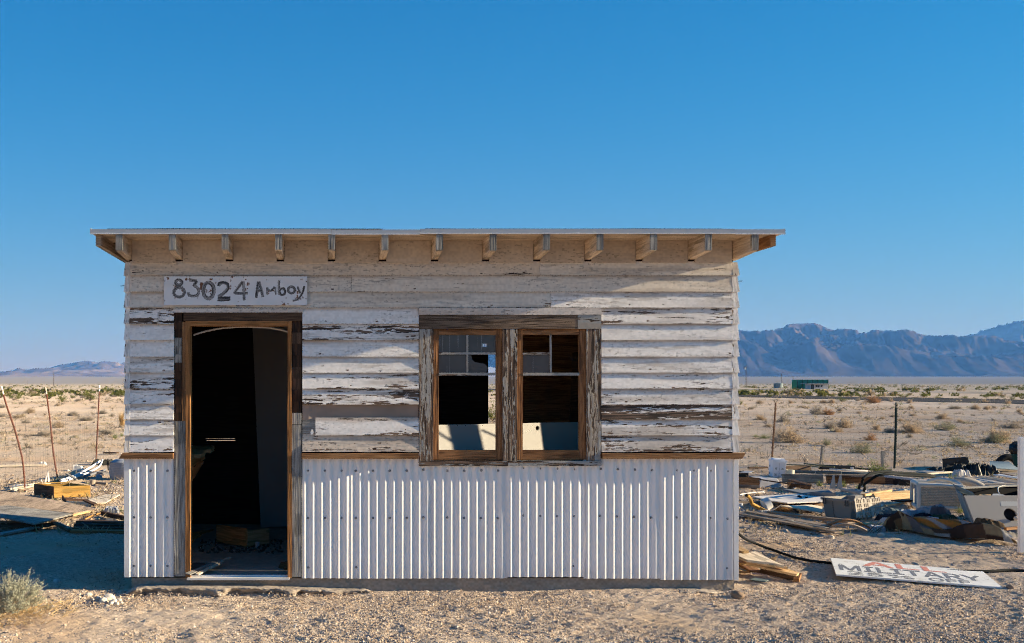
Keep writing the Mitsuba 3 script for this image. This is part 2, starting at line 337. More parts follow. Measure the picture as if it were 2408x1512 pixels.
def line(ycrest, pts, base=30.0):                        # skyline seen in the picture -> heights along x at the crest's distance
    q = np.array([at(a, b, ycrest) for a, b in pts]); return q[:, 0], np.maximum(q[:, 2] - base, 5)
RX = lambda cx, cy: (0.9632 * (1790 + cx / 3.3915), 0.9632 * (760 + cy / 3.3915))
LX = lambda cx, cy: (0.9632 * cx / 3.1515, 0.9632 * (850 + cy / 3.1515))
right = [(1000, 800), (1400, 788)] + [RX(*q) for q in [(40, 135), (130, 165), (270, 150), (330, 163), (500, 130), (560, 105), (700, 100), (810, 95), (870, 110), (930, 140), (1050, 150), (1200, 158), (1300, 150), (1450, 185), (1520, 200), (1640, 195), (1700, 208), (1840, 200), (1950, 205), (2100, 215), (2250, 235), (2408, 245)]] + [(2600, 830)]
far_right = [RX(*q) for q in [(1600, 260), (1800, 225), (1900, 205), (2030, 185), (2110, 155), (2250, 110), (2408, 75), (2600, 60)]] + [(2750, 790)]
left = [(-400, 893)] + [LX(*q) for q in [(-300, 245), (0, 220), (60, 205), (150, 185), (200, 178), (300, 165), (380, 155), (480, 125), (560, 115), (650, 97), (720, 103), (820, 110), (860, 100), (960, 108)]] + [(420, 868), (700, 880), (900, 893)]
hills('mountain_range', line(6600, right, 22), 6600, 5500, 7600, 1000, 5200, 11, 3, 'blue shaded mountain range right of the cabin', base=22)
hills('mountain_range', line(9000, far_right, 22), 9000, 8000, 10200, 3300, 7500, 26, 8, 'higher mountain peak at the right edge behind the range', base=22)
hills('mountain_range', line(9500, left, 22), 9500, 6600, 10800, -4800, 900, 24, 5, 'low pale blue mountain left of the cabin', base=22, mat='pale_rock_face')
# ------------------------------------------------------------------ the cabin
YF = 8.48                                              # the face of the siding
fx = lambda px, y=YF: (px - CX) * y / FOC
fz = lambda py, y=YF: EYE - (py - CY) * y / FOC
rng = np.random.default_rng(5)
cabin = thing('cabin', 'weathered white wooden cabin with clapboards above and white corrugated metal below', 'cabin')
XL, XR, YB = fx(293), fx(1736), 11.7
ZS = 0.105                                             # floor level
WALLTOP = 2.775
# foundation
f = M(); f.bx(XL + 0.05, XR - 0.02, 8.512, YB + 0.05, -0.15, ZS - 0.006)
put('foundation', f, 'concrete', cabin, 'bare grey concrete foundation strip under the metal')
fl = M(); fl.bx(XL + 0.06, XR - 0.06, 8.56, YB, ZS - 0.004, ZS)
put('floor', fl, 'concrete', cabin)
# the broken footing: a ledge with a knocked off rough edge
def footing(x0, x1, ztop, depth, yfront, seed):
    nx = int((x1 - x0) / 0.012); t = np.linspace(0, 1, 11); xs_ = np.linspace(x0, x1, nx)
    X, S = np.meshgrid(xs_, t, indexing='ij')
    p = np.stack([X * 7, 0 * X + seed, 0 * X], -1); Z0 = S * depth
    chip = 0.10 * (meshkit.fbm(p, 3, seed) - 0.35); lobe = 0.13 * (ridged(np.stack([X * 5.2 + meshkit.noise(p * .6, 5), 0 * X + seed, Z0 * 3], -1), seed, 3) - .3)
    Y = np.where(S < 0.25, 8.52 - (8.52 - yfront) * S / 0.25, yfront + (S - 0.25) / 0.75 * 0.03)
    Z = np.where(S < 0.25, ztop, ztop - (S - 0.25) / 0.75 * depth)
    q = np.stack([X * 16, Y * 16, Z * 22], -1); r = ss(0.15, 0.3, S)
    Y = Y + r * ((chip + lobe) * (0.4 + 0.6 * ss(0.25, 0.6, S)) + 0.05 * (meshkit.fbm(q, 3, seed + 3) - 0.5))
    Z = Z + r * 0.025 * (meshkit.fbm(q, 3, seed + 4) - 0.5) + (1 - r) * 0.004 * (meshkit.noise(q, seed) - 0.5)
    end = ss(x0, x0 + 0.12, X) * ss(x1, x1 - 0.15, X)
    Z = Z - (1 - end) * 0.05 - 0.035 * ss(x0 + .35 * (x1 - x0), x1, X); Y = Y + .10 * ss(x0 + .45 * (x1 - x0), x1, X)
    m = M(); m.grid(np.stack([X, Y, Z], -1), np.stack([X, Y], -1)); return m
put('footing', footing(fx(300) - 0.02, fx(900), 0.046, 0.11, 8.33, 3), 'concrete', cabin, 'crumbling footing with a knocked off rough edge')
put('footing', footing(fx(1560), fx(1748), 0.016, 0.10, 8.36, 6), 'concrete', cabin)

# wall core behind the siding, with door and window holes
DX0, DX1, DZ1 = fx(441), fx(683), fz(757)
W1, W2, WZ0, WZ1 = (fx(1021), fx(1179)), (fx(1218), fx(1376)), fz(1081), fz(776)
core = Polygon([(XL + 0.03, ZS), (XR - 0.03, ZS), (XR - 0.03, WALLTOP), (XL + 0.03, WALLTOP)])
core = core.difference(sbox(DX0, ZS - 1, DX1, DZ1)).difference(sbox(*[W1[0], WZ0, W1[1], WZ1])).difference(sbox(*[W2[0], WZ0, W2[1], WZ1]))
UP = frame([1, 0, 0], [0, -1, 0]); UP[:3, 1] = [0, 0, 1]; UP[:3, 2] = [0, -1, 0]        # xy -> xz, extruding towards the camera
def upright(y): m = UP.copy(); m[1, 3] = y; return m
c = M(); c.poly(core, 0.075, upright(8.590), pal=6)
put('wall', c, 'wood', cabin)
bk = Polygon([(XL + 0.03, ZS), (XR - 0.03, ZS), (XR - 0.03, WALLTOP), (XL + 0.03, WALLTOP)])
bx_ = lambda a, b, c_, d: sbox((a - CX) * YB / FOC, EYE - (d - CY) * YB / FOC, (b - CX) * YB / FOC, EYE - (c_ - CY) * YB / FOC)
for q in ((483, 553, 1030, 1031.2), (485, 553, 1035.5, 1037.2), (1135, 1146, 808, 816), (1148, 1236, 830, 1320)): bk = bk.difference(bx_(*q))
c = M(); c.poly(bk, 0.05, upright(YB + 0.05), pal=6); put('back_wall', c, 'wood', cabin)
sw = [M(), M()]
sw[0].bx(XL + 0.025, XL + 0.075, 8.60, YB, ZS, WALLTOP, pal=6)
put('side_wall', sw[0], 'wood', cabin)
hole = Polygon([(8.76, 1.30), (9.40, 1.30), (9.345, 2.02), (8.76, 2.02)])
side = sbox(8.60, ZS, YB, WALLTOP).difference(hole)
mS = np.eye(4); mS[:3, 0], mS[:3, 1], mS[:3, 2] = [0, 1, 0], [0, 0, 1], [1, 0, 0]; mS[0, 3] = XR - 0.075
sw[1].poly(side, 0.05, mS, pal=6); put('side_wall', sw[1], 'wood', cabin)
# boards fixed across the hole in the right wall
b = M()
b.bar([XR - 0.09, 9.03, 1.30], [XR - 0.09, 8.935, 2.02], 0.15, 0.02, [1, 0, 0], pal=6)
b.bar([XR - 0.10, 8.76, 1.93], [XR - 0.10, 8.93, 1.66], 0.014, 0.014, [1, 0, 0], pal=6)
b.bar([XR - 0.10, 9.16, 1.60], [XR - 0.10, 9.06, 1.72], 0.012, 0.012, [1, 0, 0], pal=6)
put('window_board', b, 'wood', cabin)

# roof
RX0, RX1, YE = fx(211, 8.08), fx(1848, 8.08), 8.085
ZD = 2.792
def roof_warp(P): P = P.copy(); P[..., 2] += 0.004 * np.sin(P[..., 0] * 2.1) - 0.002; return P
roof = M(); roof.bx(RX0 + 0.012, RX1 - 0.012, YE + 0.014, YB + 0.45, ZD + 0.020, ZD + 0.034, n=20, pal=10)
rk = put('roof', roof, 'wood', cabin, 'flat roof with pale metal edging and open rafter tails')
for i, (y0, y1) in enumerate(((YE + 0.016, 8.20), (8.204, 8.335), (8.339, 8.60), (8.61, 9.6), (9.61, 10.6), (10.61, YB + 0.44))):
    m = M(); m.bx(RX0 + 0.02, RX1 - 0.02, y0, y1, ZD, ZD + 0.018, n=24, seed=i + 2, pal=4 if i < 3 else 6)
    put('deck_board', m, 'wood', rk)
for i, (a, b_, dz) in enumerate(((211, 779, 0.0), (779, 988, -0.003), (988, 1729, 0.002), (1729, 1848, -0.001))):
    x0, x1 = fx(a, 8.08), fx(b_, 8.08)
    m = M(); m.bx(x0 + 0.001, x1 - 0.001, YE, YE + 0.012, fz(550, 8.08) + dz, fz(538.5, 8.08) + dz, n=12)
    m.bx(x0 + 0.001, x1 - 0.001, YE + 0.0125, YE + 0.09, fz(538.5, 8.08) + dz - 0.003, fz(538.5, 8.08) + dz - 0.001)
    put('drip_lip', M().bx(x0 + 0.001, x1 - 0.001, YE - 0.006, YE - 0.0005, fz(550, 8.08) + dz - 0.001, fz(550, 8.08) + dz + 0.003), 'white_metal', rk)
    put('drip_edge', m, 'galvanised', rk)
for x in (RX0 - 0.002, RX1 - 0.008):
    m = M(); m.bx(x, x + 0.010, YE + 0.013, YB + 0.45, ZD + 0.012, ZD + 0.042); put('drip_edge', m, 'white_metal', rk)
for i, (a, b_) in enumerate(((250, 900), (1000, 1700))):       # tar felt showing above the metal edge
    x = np.linspace(fx(a, 8.08), fx(b_, 8.08), 60)
    zt_ = 2.830 + 0.004 + 0.005 * meshkit.fbm(np.stack([x * 2.5, 0 * x + i, 0 * x], -1), 3, 4)
    P = np.stack([np.stack([x, 0 * x + YE + 0.02, 0 * x + 2.822], -1), np.stack([x, 0 * x + YE + 0.022, zt_], -1), np.stack([x, 0 * x + YE + 0.5, zt_ - 0.004], -1)], 1)
    m = M(); m.grid(P, None, (.02, .02, .022), flip=True); put('roofing_felt', m, 'plain', rk, 'black roofing felt edge above the metal strip')
# rafters
RF = [292, 421.4, 550, 680, 810, 939.7, 1072.7, 1203, 1333, 1463, 1594, 1727, 1841]
for i, s in enumerate(RF):
    xc = (s * 0.9632 - CX) * 8.11 / FOC
    hf, hw = 0.125 + rng.uniform(-.004, .004), 0.148
    def taper(P, hf=hf, hw=hw):
        P = P.copy(); t = np.clip(P[..., 0] / 0.40, 0, 1); h = hf + (hw - hf) * t
        z = P[..., 2] / 0.14 + 0.5; P[..., 2] = -h * (1 - z)
        P[..., 0] += np.where(P[..., 0] < 0.01, 0.006 * (1 - z), 0); return P
    m = M(); m.beam(3.6, 0.052, 0.14, frame([0, 1, 0], [0, 0, 1], [xc, 8.105 + rng.uniform(-.012, .012), ZD - 0.001]), seed=i + 30, pal=4, n=18, deform=taper)
    k = put('rafter', m, 'wood', cabin)
    e = M(); e.bx(xc - 0.0255, xc + 0.0255, 8.0855, 8.0905, ZD - hf + 0.004, ZD - 0.004, seed=i, pal=0); put('end_grain', e, 'wood', k)
for sx, xx in ((-1, RX0 + 0.055), (1, RX1 - 0.075)):       # rafters under the two side edges
    m = M(); m.bx(xx - 0.02, xx + 0.02, 8.13, YB + 0.40, ZD - 0.085, ZD - 0.001, seed=50 + sx, pal=7 if sx < 0 else 1)
    put('edge_rafter', m, 'wood', cabin)
# blocking between the rafters
edges = [XL + 0.045] + [(s * 0.9632 - CX) * 8.11 / FOC for s in RF[1:-1]] + [XR - 0.05]
for i in range(12):
    a = (RF[i] * 0.9632 - CX) * 8.11 / FOC + 0.030; b_ = (RF[i + 1] * 0.9632 - CX) * 8.11 / FOC - 0.030
    a, b_ = max(a, XL + 0.05), min(b_, XR - 0.055)
    m = M(); m.bx(a + 0.0, b_ - 0.0, 8.462, 8.480, fz(618.5) + rng.uniform(-.002, .002), ZD - 0.002, n=6, seed=60 + i, pal=0)
    for u in m.uv: u[:, 1] = u[:, 1] + 10.0 * (40 + 2)      # whitewashed paint
    put('blocking', m, 'paint', cabin)
# clapboards
def clap(x0, x1, zb, zt, peel, seed, kind=0, cup=1.0):
    nx = max(4, int((x1 - x0) / 0.03)); xs_ = np.linspace(x0, x1, nx + 1)
    prof = [(0.0, 8.492, 0.0), (0.0, 8.4605, 0.0)] + [(t, 8.4605 + 0.0185 * t, 1.0) for t in np.linspace(0.04, 1.0, 9)]
    L = zt + 0.014 - zb
    P = np.zeros((nx + 1, len(prof), 3)); U = np.zeros((nx + 1, len(prof), 2))
    k = 10.0 * (20 * kind + round(peel * 20))
    lipn = meshkit.noise(np.stack([xs_ * 9, 0 * xs_ + seed, 0 * xs_], -1), 2)
    for j, (t, y, w) in enumerate(prof):
        q = np.stack([xs_ * 1.7, 0 * xs_ + seed * 3.7, 0 * xs_ + t * 1.6], -1)
        d = 0.0075 * (meshkit.fbm(q, 3, 4) - 0.5) * cup + 0.0030 * cup * (meshkit.noise(np.stack([xs_ * 0.9, 0 * xs_ + seed * 1.3, 0 * xs_], -1), 8) - 0.4) * (4 * t * (1 - t)) * 1.5
        P[:, j, 0] = xs_; P[:, j, 1] = y + (d if j > 0 else 0); P[:, j, 2] = zb + t * L + (0.0025 * (lipn - 0.5) if t < 0.05 else 0)
        U[:, j, 0] = xs_ - x0 + 6.1 * seed; U[:, j, 1] = t * L + k - (0.02 if j == 0 else 0)
    kb = np.array([0, 10.0 * (20 * kind + 19) - k]); m = M(); m.grid(P[:, :2], U[:, :2] + kb); m.grid(P[:, 1:], U[:, 1:])
    for i, fl in ((0, True), (-1, False)):
        V = np.vstack([P[i], [[xs_[i], 8.492, zb + L]]]); n = len(V)
        F = [[0, j, j + 1] if not fl else [0, j + 1, j] for j in range(1, n - 1)]
        m.add(V, F, np.vstack([U[i], U[i, -1:]]))
    return m
ROWS = [618.5, 648, 686.5, 723.7, 762, 800, 838.7, 876.5, 913.7, 951, 986, 1023.5, 1062.5]
CL, CRT = fx(305.5), fx(1721)
sd = [1]
def row(i, x0, x1, peel, kind=0, dz=0.0, cup=1.0):
    sd[0] += 1
    z1, z0 = fz(ROWS[i - 1]), fz(ROWS[i])
    put('clapboard', clap(x0, x1, z0 + dz, z1 + dz, peel, sd[0], kind, cup), 'paint', cabin)
g_ = 0.0012
row(1, CL, fx(1269) - g_, .30, 2); row(1, fx(1269) + g_, CRT, .22, 3)
row(2, CL, fx(827) - g_, .30, 3); row(2, fx(827) + g_, CRT, .26, 3)
row(3, CL, fx(1294) - g_, .28, 3); row(3, fx(1294) + g_, CRT, .12)
A0, A1, B0, B1, C0, C1 = CL, fx(409.5), fx(711), fx(984.5), fx(1413.5), CRT
for i, (a, b_, c_) in enumerate(zip((.66, .14, .1, .24, .46, .46, .2, .28, .40), (.06, .58, .05, .08, .28, .68, None, .30, .64), (.48, .08, .06, .12, .18, .36, .86, .44, .52))):
    r = 4 + i
    row(r, A0, A1, a, cup=1.15)
    if b_ is not None: row(r, fx(742) if r == 11 else B0, B1, b_, kind=2 if r == 12 else 0)
    row(r, C0, C1, c_, cup=1.1)
# the missing board: torn building paper and the old stud behind it
nx, nz = 90, 18
X, Z = np.meshgrid(np.linspace(B0, B1, nx), np.linspace(fz(1000), fz(949), nz), indexing='ij')
q = np.stack([X * 26, Z * 5, 0 * X], -1); wr = ss(0.5, 0.0, (X - B0) / (B1 - B0))
Y = 8.500 - 0.006 * (meshkit.fbm(q, 3, 3)) * (0.5 + 1.2 * wr) - 0.034 * wr ** 4 * meshkit.noise(q * 0.35, 2)
tt = meshkit.fbm(np.stack([X * 4, Z * 9, 0 * X], -1), 3, 6)[..., None]
m = M(); m.grid(np.stack([X, Y, Z], -1), np.stack([X, Z], -1), np.array([.33, .25, .205]) * (0.7 + 0.7 * tt), flip=False)
put('building_paper', m, 'plain', cabin, 'wrinkled brown building paper where a board is missing')
m = M(); m.bx(B0, fx(744), 8.478, 8.498, fz(1018), fz(988), pal=0, seed=4); put('sheathing_block', m, 'wood', cabin, 'bare dark wood where a board end is broken off')
m = M(); m.poly(Polygon([(0, 0), (.018, .004), (.022, .022), (.010, .048), (-.004, .02)]), 0.002, np.array(upright(8.466)) @ mv(fx(731), fz(1022), 0), (.72, .72, .74)); put('paint_curl', m, 'plain', cabin)
# corner caps
for sx, xa, xb in ((-1, XL, CL), (1, CRT, XR)):
    for i in range(1, 13):
        z0, z1 = fz(ROWS[i]), fz(ROWS[i - 1]) + 0.006
        wo = 0.020 + rng.uniform(-.003, .003)
        if sx < 0: bot = [(xb - 0.001 + rng.uniform(-.004, .003), z0), (xa - 0.004, z0)]; top = [(xa + wo * 0.4, z1), (xb + 0.004, z1)]
        else: bot = [(xb + 0.004, z0), (xa + rng.uniform(-.004, .003), z0)]; top = [(xa - 0.002, z1), (xb - wo * 0.4, z1)]
        pf = bot + top
        fr = np.array([[p_[0], 8.4585 if j < 2 else 8.4765, p_[1]] for j, p_ in enumerate(pf)]); ba = fr + [0, 0.10, 0]
        V = np.vstack([fr, ba]); k = 10.0 * round(20 * rng.uniform(.12, .38))
        m = M()
        for q in ([0, 1, 2, 3], [4, 7, 6, 5], [0, 4, 5, 1], [1, 5, 6, 2], [2, 6, 7, 3], [3, 7, 4, 0]):
            if sx > 0: q = q
            m.add(V[q], [[0, 1, 2, 3]], np.stack([V[q][:, 2] + 6.1 * (i + 20), V[q][:, 0] - xa + (V[q][:, 1] - 8.45) + k], 1))
        put('corner_cap', m, 'paint', cabin)
# brown rail above the metal
for i, (a, b_) in enumerate(((281, 408.5), (710, 983.5), (1414, 1749))):
    def bevel(P, L=fx(b_) - fx(a), i=i):
        P = P.copy(); z = P[..., 2]
        if i == 0: P[..., 0] += np.where(P[..., 0] < 0.001, (z > 0) * 0.03, 0)
        if i == 2: P[..., 0] -= np.where(P[..., 0] > L - 0.001, (z < 0) * 0.03, 0)
        return P
    m = M(); m.beam(fx(b_) - fx(a), 0.062, fz(1065) - fz(1078), frame([1, 0, 0], [0, 0, 1], [fx(a), 8.467, (fz(1065) + fz(1078)) / 2]), seed=80 + i, pal=1, n=8, deform=bevel)
    put('rail', m, 'wood', cabin)
# corrugated metal
PITCH, AMP = 0.0677, 0.0068
def corrugated(x0, x1, z0, z1, y, seed, phase=0.0):
    nx = max(8, int((x1 - x0) / 0.0045)); xs_ = np.linspace(x0, x1, nx + 1); zs_ = np.linspace(z0, z1, 15)
    X, Z = np.meshgrid(xs_, zs_, indexing='ij')
    n1 = meshkit.fbm(np.stack([X * 2.2, Z * 2.5, 0 * X + seed], -1), 3, 5) - 0.5
    ph = 2 * np.pi * (X - phase) / PITCH
    prof = np.cos(ph) ; prof = np.sign(prof) * np.abs(prof) ** 0.85
    Y = y - AMP * prof + 0.004 * n1
    m = M(); m.grid(np.stack([X, Y, Z], -1), np.stack([X, Z], -1)); 
    return m
panels = ((295, 409, 1357, 0.0, 343), (709.5, 822, 1360, 0.0, 755), (820, 1020, 1361, 0.004, 845), (1018, 1194, 1360, 0.001, 1040), (1192.5, 1375, 1357, -0.003, 1220), (1373, 1556, 1361, 0.002, 1462), (1554, 1729, 1364, -0.002, 1581))
for i, (a, b_, bot, dy, ph) in enumerate(panels):
    top = 1066 if i not in (3, 4) else 1085
    put('metal_panel', corrugated(fx(a), fx(b_), fz(bot), fz(top), 8.486 + dy, i, fx(ph)), 'white_metal', cabin)
m = M(); m.bx(fx(292.5), fx(305), 8.472, 8.478, fz(1357), fz(1079)); m.bx(fx(292.5) - 0.003, fx(292.5) - 0.0005, 8.4785, 8.56, fz(1357), fz(1079)); put('corner_trim', m, 'white_metal', cabin)
m = M(); m.bx(fx(1725), fx(1736), 8.470, 8.476, fz(1364), fz(1079)); m.bx(fx(1736) + 0.0005, fx(1736) + 0.003, 8.4765, 8.56, fz(1364), fz(1079)); put('corner_trim', m, 'white_metal', cabin)
s_ = M(); R_ = rot([1, 0, 0], 90)
s_.lathe([(0.0, .0045), (.0042, .0045), (.0052, .0018)], 6, (.30, .31, .33), R_); s_.lathe([(.0050, .0019), (.0088, .0012), (.0092, -.004)], 10, (.085, .088, .095), R_)
screw = s_.ply('glossy')
S3 = lambda x, y: (0.9632 * (200 + x / 3.01), 0.9632 * (1000 + y / 3.01))
S4 = lambda x, y: (0.9632 * (1000 + x / 2.833), 0.9632 * (1000 + y / 2.833))
pts = [S3(x, y) for y in (450, 793, 1150) for x in (380, 503, 627)] + [S3(x, y) for y in (450, 798) for x in (1660, 1785, 1908, 2013, 2139, 2263, 2387)] + [S3(1663, 1162), S3(2016, 1160)] \
    + [S4(x, y) for x, y in ((95, 417), (263, 423), (380, 424), (498, 421), (614, 423), (792, 406), (909, 409), (1028, 408), (1146, 413), (1326, 411), (1444, 413), (1562, 417), (1680, 420), (1853, 421), (1972, 423), (2090, 424), (2208, 426),
       (96, 747), (261, 747), (378, 751), (493, 752), (611, 752), (789, 733), (906, 737), (1021, 738), (1139, 738), (1319, 736), (1436, 740), (1554, 743), (1673, 748), (1850, 747), (2086, 751), (2202, 756), (1133, 1083), (2199, 1099))]
for a, b_ in pts: put('screw', screw, None, cabin, to_world=mv(fx(a), 8.4895, fz(b_)))
# door surround
FR = lambda a, b_, c_, d, y0, y1, mat='wood', nm='casing', lab=None, par=None, **kw: put(nm, M().bx(fx(a), fx(b_), y0, y1, fz(d), fz(c_), **kw), mat, par or cabin, lab)
door = put('door_frame', M().bx(fx(436.5), fx(448), 8.470, 8.58, ZS, fz(755), seed=3, pal=11, n=6), 'wood', cabin, 'brown inner frame of the empty doorway')
put('jamb', M().bx(fx(676.5), fx(686), 8.464, 8.58, ZS, fz(755), seed=7, pal=11), 'wood', door)
put('head', M().bx(fx(448.2), fx(676.3), 8.466, 8.58, fz(766.5), fz(755), seed=9, pal=11), 'wood', door)
put('stop', M().bx(fx(429), fx(436.3), 8.472, 8.50, fz(990), fz(757), seed=12, pal=1), 'wood', door)
put('head_cap', M().bx(fx(409.5), fx(711.5), 8.455, 8.498, fz(735), fz(725.5), seed=2, n=8), 'paint', door)
for u in (): pass
put('header', M().bx(fx(432), fx(710), 8.462, 8.50, fz(754.6), fz(735.4), seed=5, pal=10), 'wood', door, 'dark brown board over the doorway')
yy = 735.6
for i in range(13):                                     # charred sheathing ends left of the door
    h = (990 - 735.6) / 13; put('charred_block', M().bx(fx(410.5), fx(428.7) - rng.uniform(0, .006), 8.474 + rng.uniform(-.004, .008), 8.50, fz(yy + h - 0.4), fz(yy), seed=i, pal=0 if i in (3, 4, 5) else 2), 'wood', door); yy += h
yy = 755
for i in range(9):                                      # and right of it
    h = (998 - 755) / 9; put('charred_block', M().bx(fx(687), fx(709.5) - rng.uniform(0, .004), 8.474 + rng.uniform(-.004, .008), 8.50, fz(yy + h - 0.4), fz(yy), seed=i + 20, pal=0 if i == 8 else 10 if i in (1, 4, 5) else 2), 'wood', door); yy += h
put('plank', M().bx(fx(410), fx(436.2), 8.474, 8.50, fz(1355), fz(990), seed=41, pal=0, n=6), 'wood', door, 'grey weathered plank left of the doorway')
put('plank', M().bx(fx(686.4), fx(709), 8.470, 8.498, fz(1356), fz(999), seed=42, pal=0, n=6), 'wood', door, 'grey weathered plank right of the doorway')
put('threshold', M().bx(fx(441), fx(681), 8.44, 8.54, ZS - 0.012, ZS + 0.004).bx(fx(446), fx(678), 8.50, 8.53, ZS + 0.0045, ZS + 0.016), 'white_metal', door, 'pale metal threshold')
# window
win = put('window', M().bx(fx(985), fx(1357), 8.460, 8.50, fz(773.5), fz(741), seed=61, pal=12, n=8), 'wood', cabin, 'paired window with peeling grey casing and broken panes')
def pb(m, kind, peel):
    for i, u in enumerate(m.uv): m.uv[i] = u + np.array([0, 10.0 * (20 * kind + round(20 * peel))])
    return m
put('head_block', pb(M().bx(fx(1357.5), fx(1412), 8.458, 8.50, fz(773.5), fz(741), seed=62), 1, .4), 'paint', win)
for u in win, : pass
put('head_cap', pb(M().bx(fx(985), fx(1412), 8.452, 8.50, fz(740.6), fz(724.8), seed=63, n=8), 0, .22), 'paint', win)
put('casing', pb(M().bx(fx(986), fx(1018.5), 8.463, 8.50, fz(1083), fz(774), seed=64, n=8), 1, .74), 'paint', win)
put('casing', pb(M().bx(fx(1181.5), fx(1215.5), 8.463, 8.56, fz(1083), fz(774), seed=65, n=8), 1, .90), 'paint', win)
put('casing', pb(M().bx(fx(1378.5), fx(1412), 8.463, 8.50, fz(1083), fz(774), seed=66, n=8), 1, .80), 'paint', win)
put('sill', pb(M().bx(fx(984.5), fx(1193), 8.457, 8.50, fz(1095.5), fz(1083.4), seed=67), 1, .72), 'paint', win)
put('sill', pb(M().bx(fx(1193.6), fx(1412.5), 8.454, 8.50, fz(1095), fz(1083.4), seed=68), 1, .6), 'paint', win)
def sash(a, b_, top, c0, c1, cut, pal=5):
    k = 70 + int(a) % 7
    y0, y1 = 8.482, 8.515
    put('stile', M().bx(fx(a), fx(c0), y0, y1, fz(1081), fz(774), seed=k, pal=pal), 'wood', win); put('stile', M().bx(fx(c1), fx(b_), y0, y1, fz(1081), fz(774), seed=k + 1, pal=pal), 'wood', win)
    put('rail', M().bx(fx(c0) + .0003, fx(c1) - .0003, y0 + .001, y1, fz(787), fz(top), seed=k + 2, pal=pal), 'wood', win); put('rail', M().bx(fx(c0) + .0003, fx(c1) - .0003, y0 + .001, y1, fz(1081), fz(1058.5), seed=k + 3, pal=pal), 'wood', win)
    put('muntin', pb(M().bx(fx(c0), fx(c1), y0 - .003, y1 - .004, fz(883), fz(876.5), seed=k + 4), 1, .3), 'paint', win)
    mid = (c0 + c1) / 2
    put('muntin', pb(M().bx(fx(mid - 2.2), fx(mid + 2.2), y0 + .004, y1 - .006, fz(876), fz(787.5), seed=k + 5), 1, .4), 'paint', win)
    put('muntin', pb(M().bx(fx(c0), fx(mid - 2.4 if cut else c1), y0 + .003, y1 - .007, fz(833.5), fz(828.5), seed=k + 6), 1, .35), 'paint', win)
    return mid
mid = sash(1019, 1181, 774.5, 1032, 1166.5, False)
def pane(pg, par=win, lab=None):
    m = M(); g = np.array(shapely.force_2d(pg).exterior.coords)[:-1]
    tri = trimesh.creation.triangulate_polygon(pg, engine='earcut'); V = np.column_stack([tri[0][:, 0], np.full(len(tri[0]), 8.500), tri[0][:, 1]])
    m.add(V, tri[1], np.array(tri[0])); put('pane', m, 'glass', par, lab)
q = lambda pts: Polygon([(fx(0.9632 * (1010 + a / 3.687)), fz(0.9632 * (740 + b_ / 3.687))) for a, b_ in pts])
pane(q([(228, 285), (476, 285), (476, 455), (228, 455)]), lab='dusty upper left pane'); pane(q([(494, 285), (742, 285), (742, 455), (494, 455)])); pane(q([(228, 468), (476, 468), (476, 634), (228, 634)]))
pane(q([(494, 468), (522, 472), (530, 505), (552, 530), (600, 540), (640, 545), (674, 580), (662, 612), (650, 634), (494, 634)]), lab='broken pane with a jagged edge')
sash(1216, 1378, 772.5, 1229.5, 1362, True)
pane(q([(988, 468), (1230, 468), (1230, 630), (988, 630)]), lab='single dusty pane left in the right sash')
# nails sticking out at the corners
for x0, z0, dx, dz in ((XL, fz(671), -0.03, -0.006), (XR, fz(661), 0.03, 0.0)):
    put('nail', M().tube([[x0 - dx * 0.2, 8.50, z0 - dz * .2], [x0 + dx, 8.47, z0 + dz]], 0.003, 5, (.08, .09, .11)), 'plain', cabin)

# ------------------------------------------------------------------ the house number board
sg = put('house_number_sign', M().bx(fx(387.5), fx(722.5), 8.436, 8.4415, fz(718.5), fz(651)), 'enamel', label='white metal board with hand painted 83024 Amboy above the doorway', category='sign')
gp = lambda a, b_: np.array([fx(0.9632 * (400 + a / 6.689)), fz(0.9632 * (655 + b_ / 6.689))])
def ell(cx, cy, rx, ry, a0=0, a1=360, n=26):
    t = np.radians(np.linspace(a0, a1, n)); return [(cx + rx * math.sin(x), cy - ry * math.cos(x)) for x in t]
def smooth(pts, n=24):
    p = np.asarray(pts, float); t = np.concatenate([[0], np.cumsum(np.linalg.norm(np.diff(p, axis=0), axis=1))])
    from scipy.interpolate import PchipInterpolator
    return PchipInterpolator(t, p)(np.linspace(0, t[-1], n))
GL = [('digit', 48, [ell(255, 240, 52, 44), ell(262, 398, 88, 76)]),
      ('digit', 46, [[(425, 200), (480, 206), (550, 214)], [(550, 214), (525, 255), (492, 300)], smooth([(500, 292), (560, 330), (580, 390), (550, 448), (490, 462), (418, 440), (410, 400)])]),
      ('digit', 62, [ell(740, 370, 86, 130)]), ('digit', 54, [smooth([(905, 298), (925, 250), (985, 243), (1050, 270), (1056, 320), (1005, 395), (925, 455), (900, 470)]), [(890, 497), (990, 494), (1095, 490)], [(888, 515), (1000, 520), (1090, 510)]]),
      ('digit', 46, [[(1295, 225), (1225, 320), (1152, 420)], [(1165, 415), (1280, 420), (1380, 412)], [(1310, 220), (1314, 380), (1322, 530)]]),
      ('letter', 46, [[(1515, 488), (1530, 350), (1550, 222)], [(1560, 222), (1595, 350), (1625, 478)], [(1525, 375), (1570, 370), (1610, 365)]]),
      ('letter', 30, [[(1695, 440), (1690, 380), (1693, 322)], [(1693, 322), (1740, 375), (1762, 378)], [(1755, 380), (1790, 340), (1818, 312)], [(1820, 312), (1828, 380), (1834, 438)]]),
      ('letter', 38, [[(1886, 205), (1880, 320), (1884, 440)], ell(1938, 388, 44, 56)]), ('letter', 44, [ell(2087, 362, 52, 52)]),
      ('letter', 34, [[(2192, 305), (2208, 370), (2235, 418)], smooth([(2292, 300), (2268, 400), (2220, 480), (2170, 522), (2105, 535)])])]
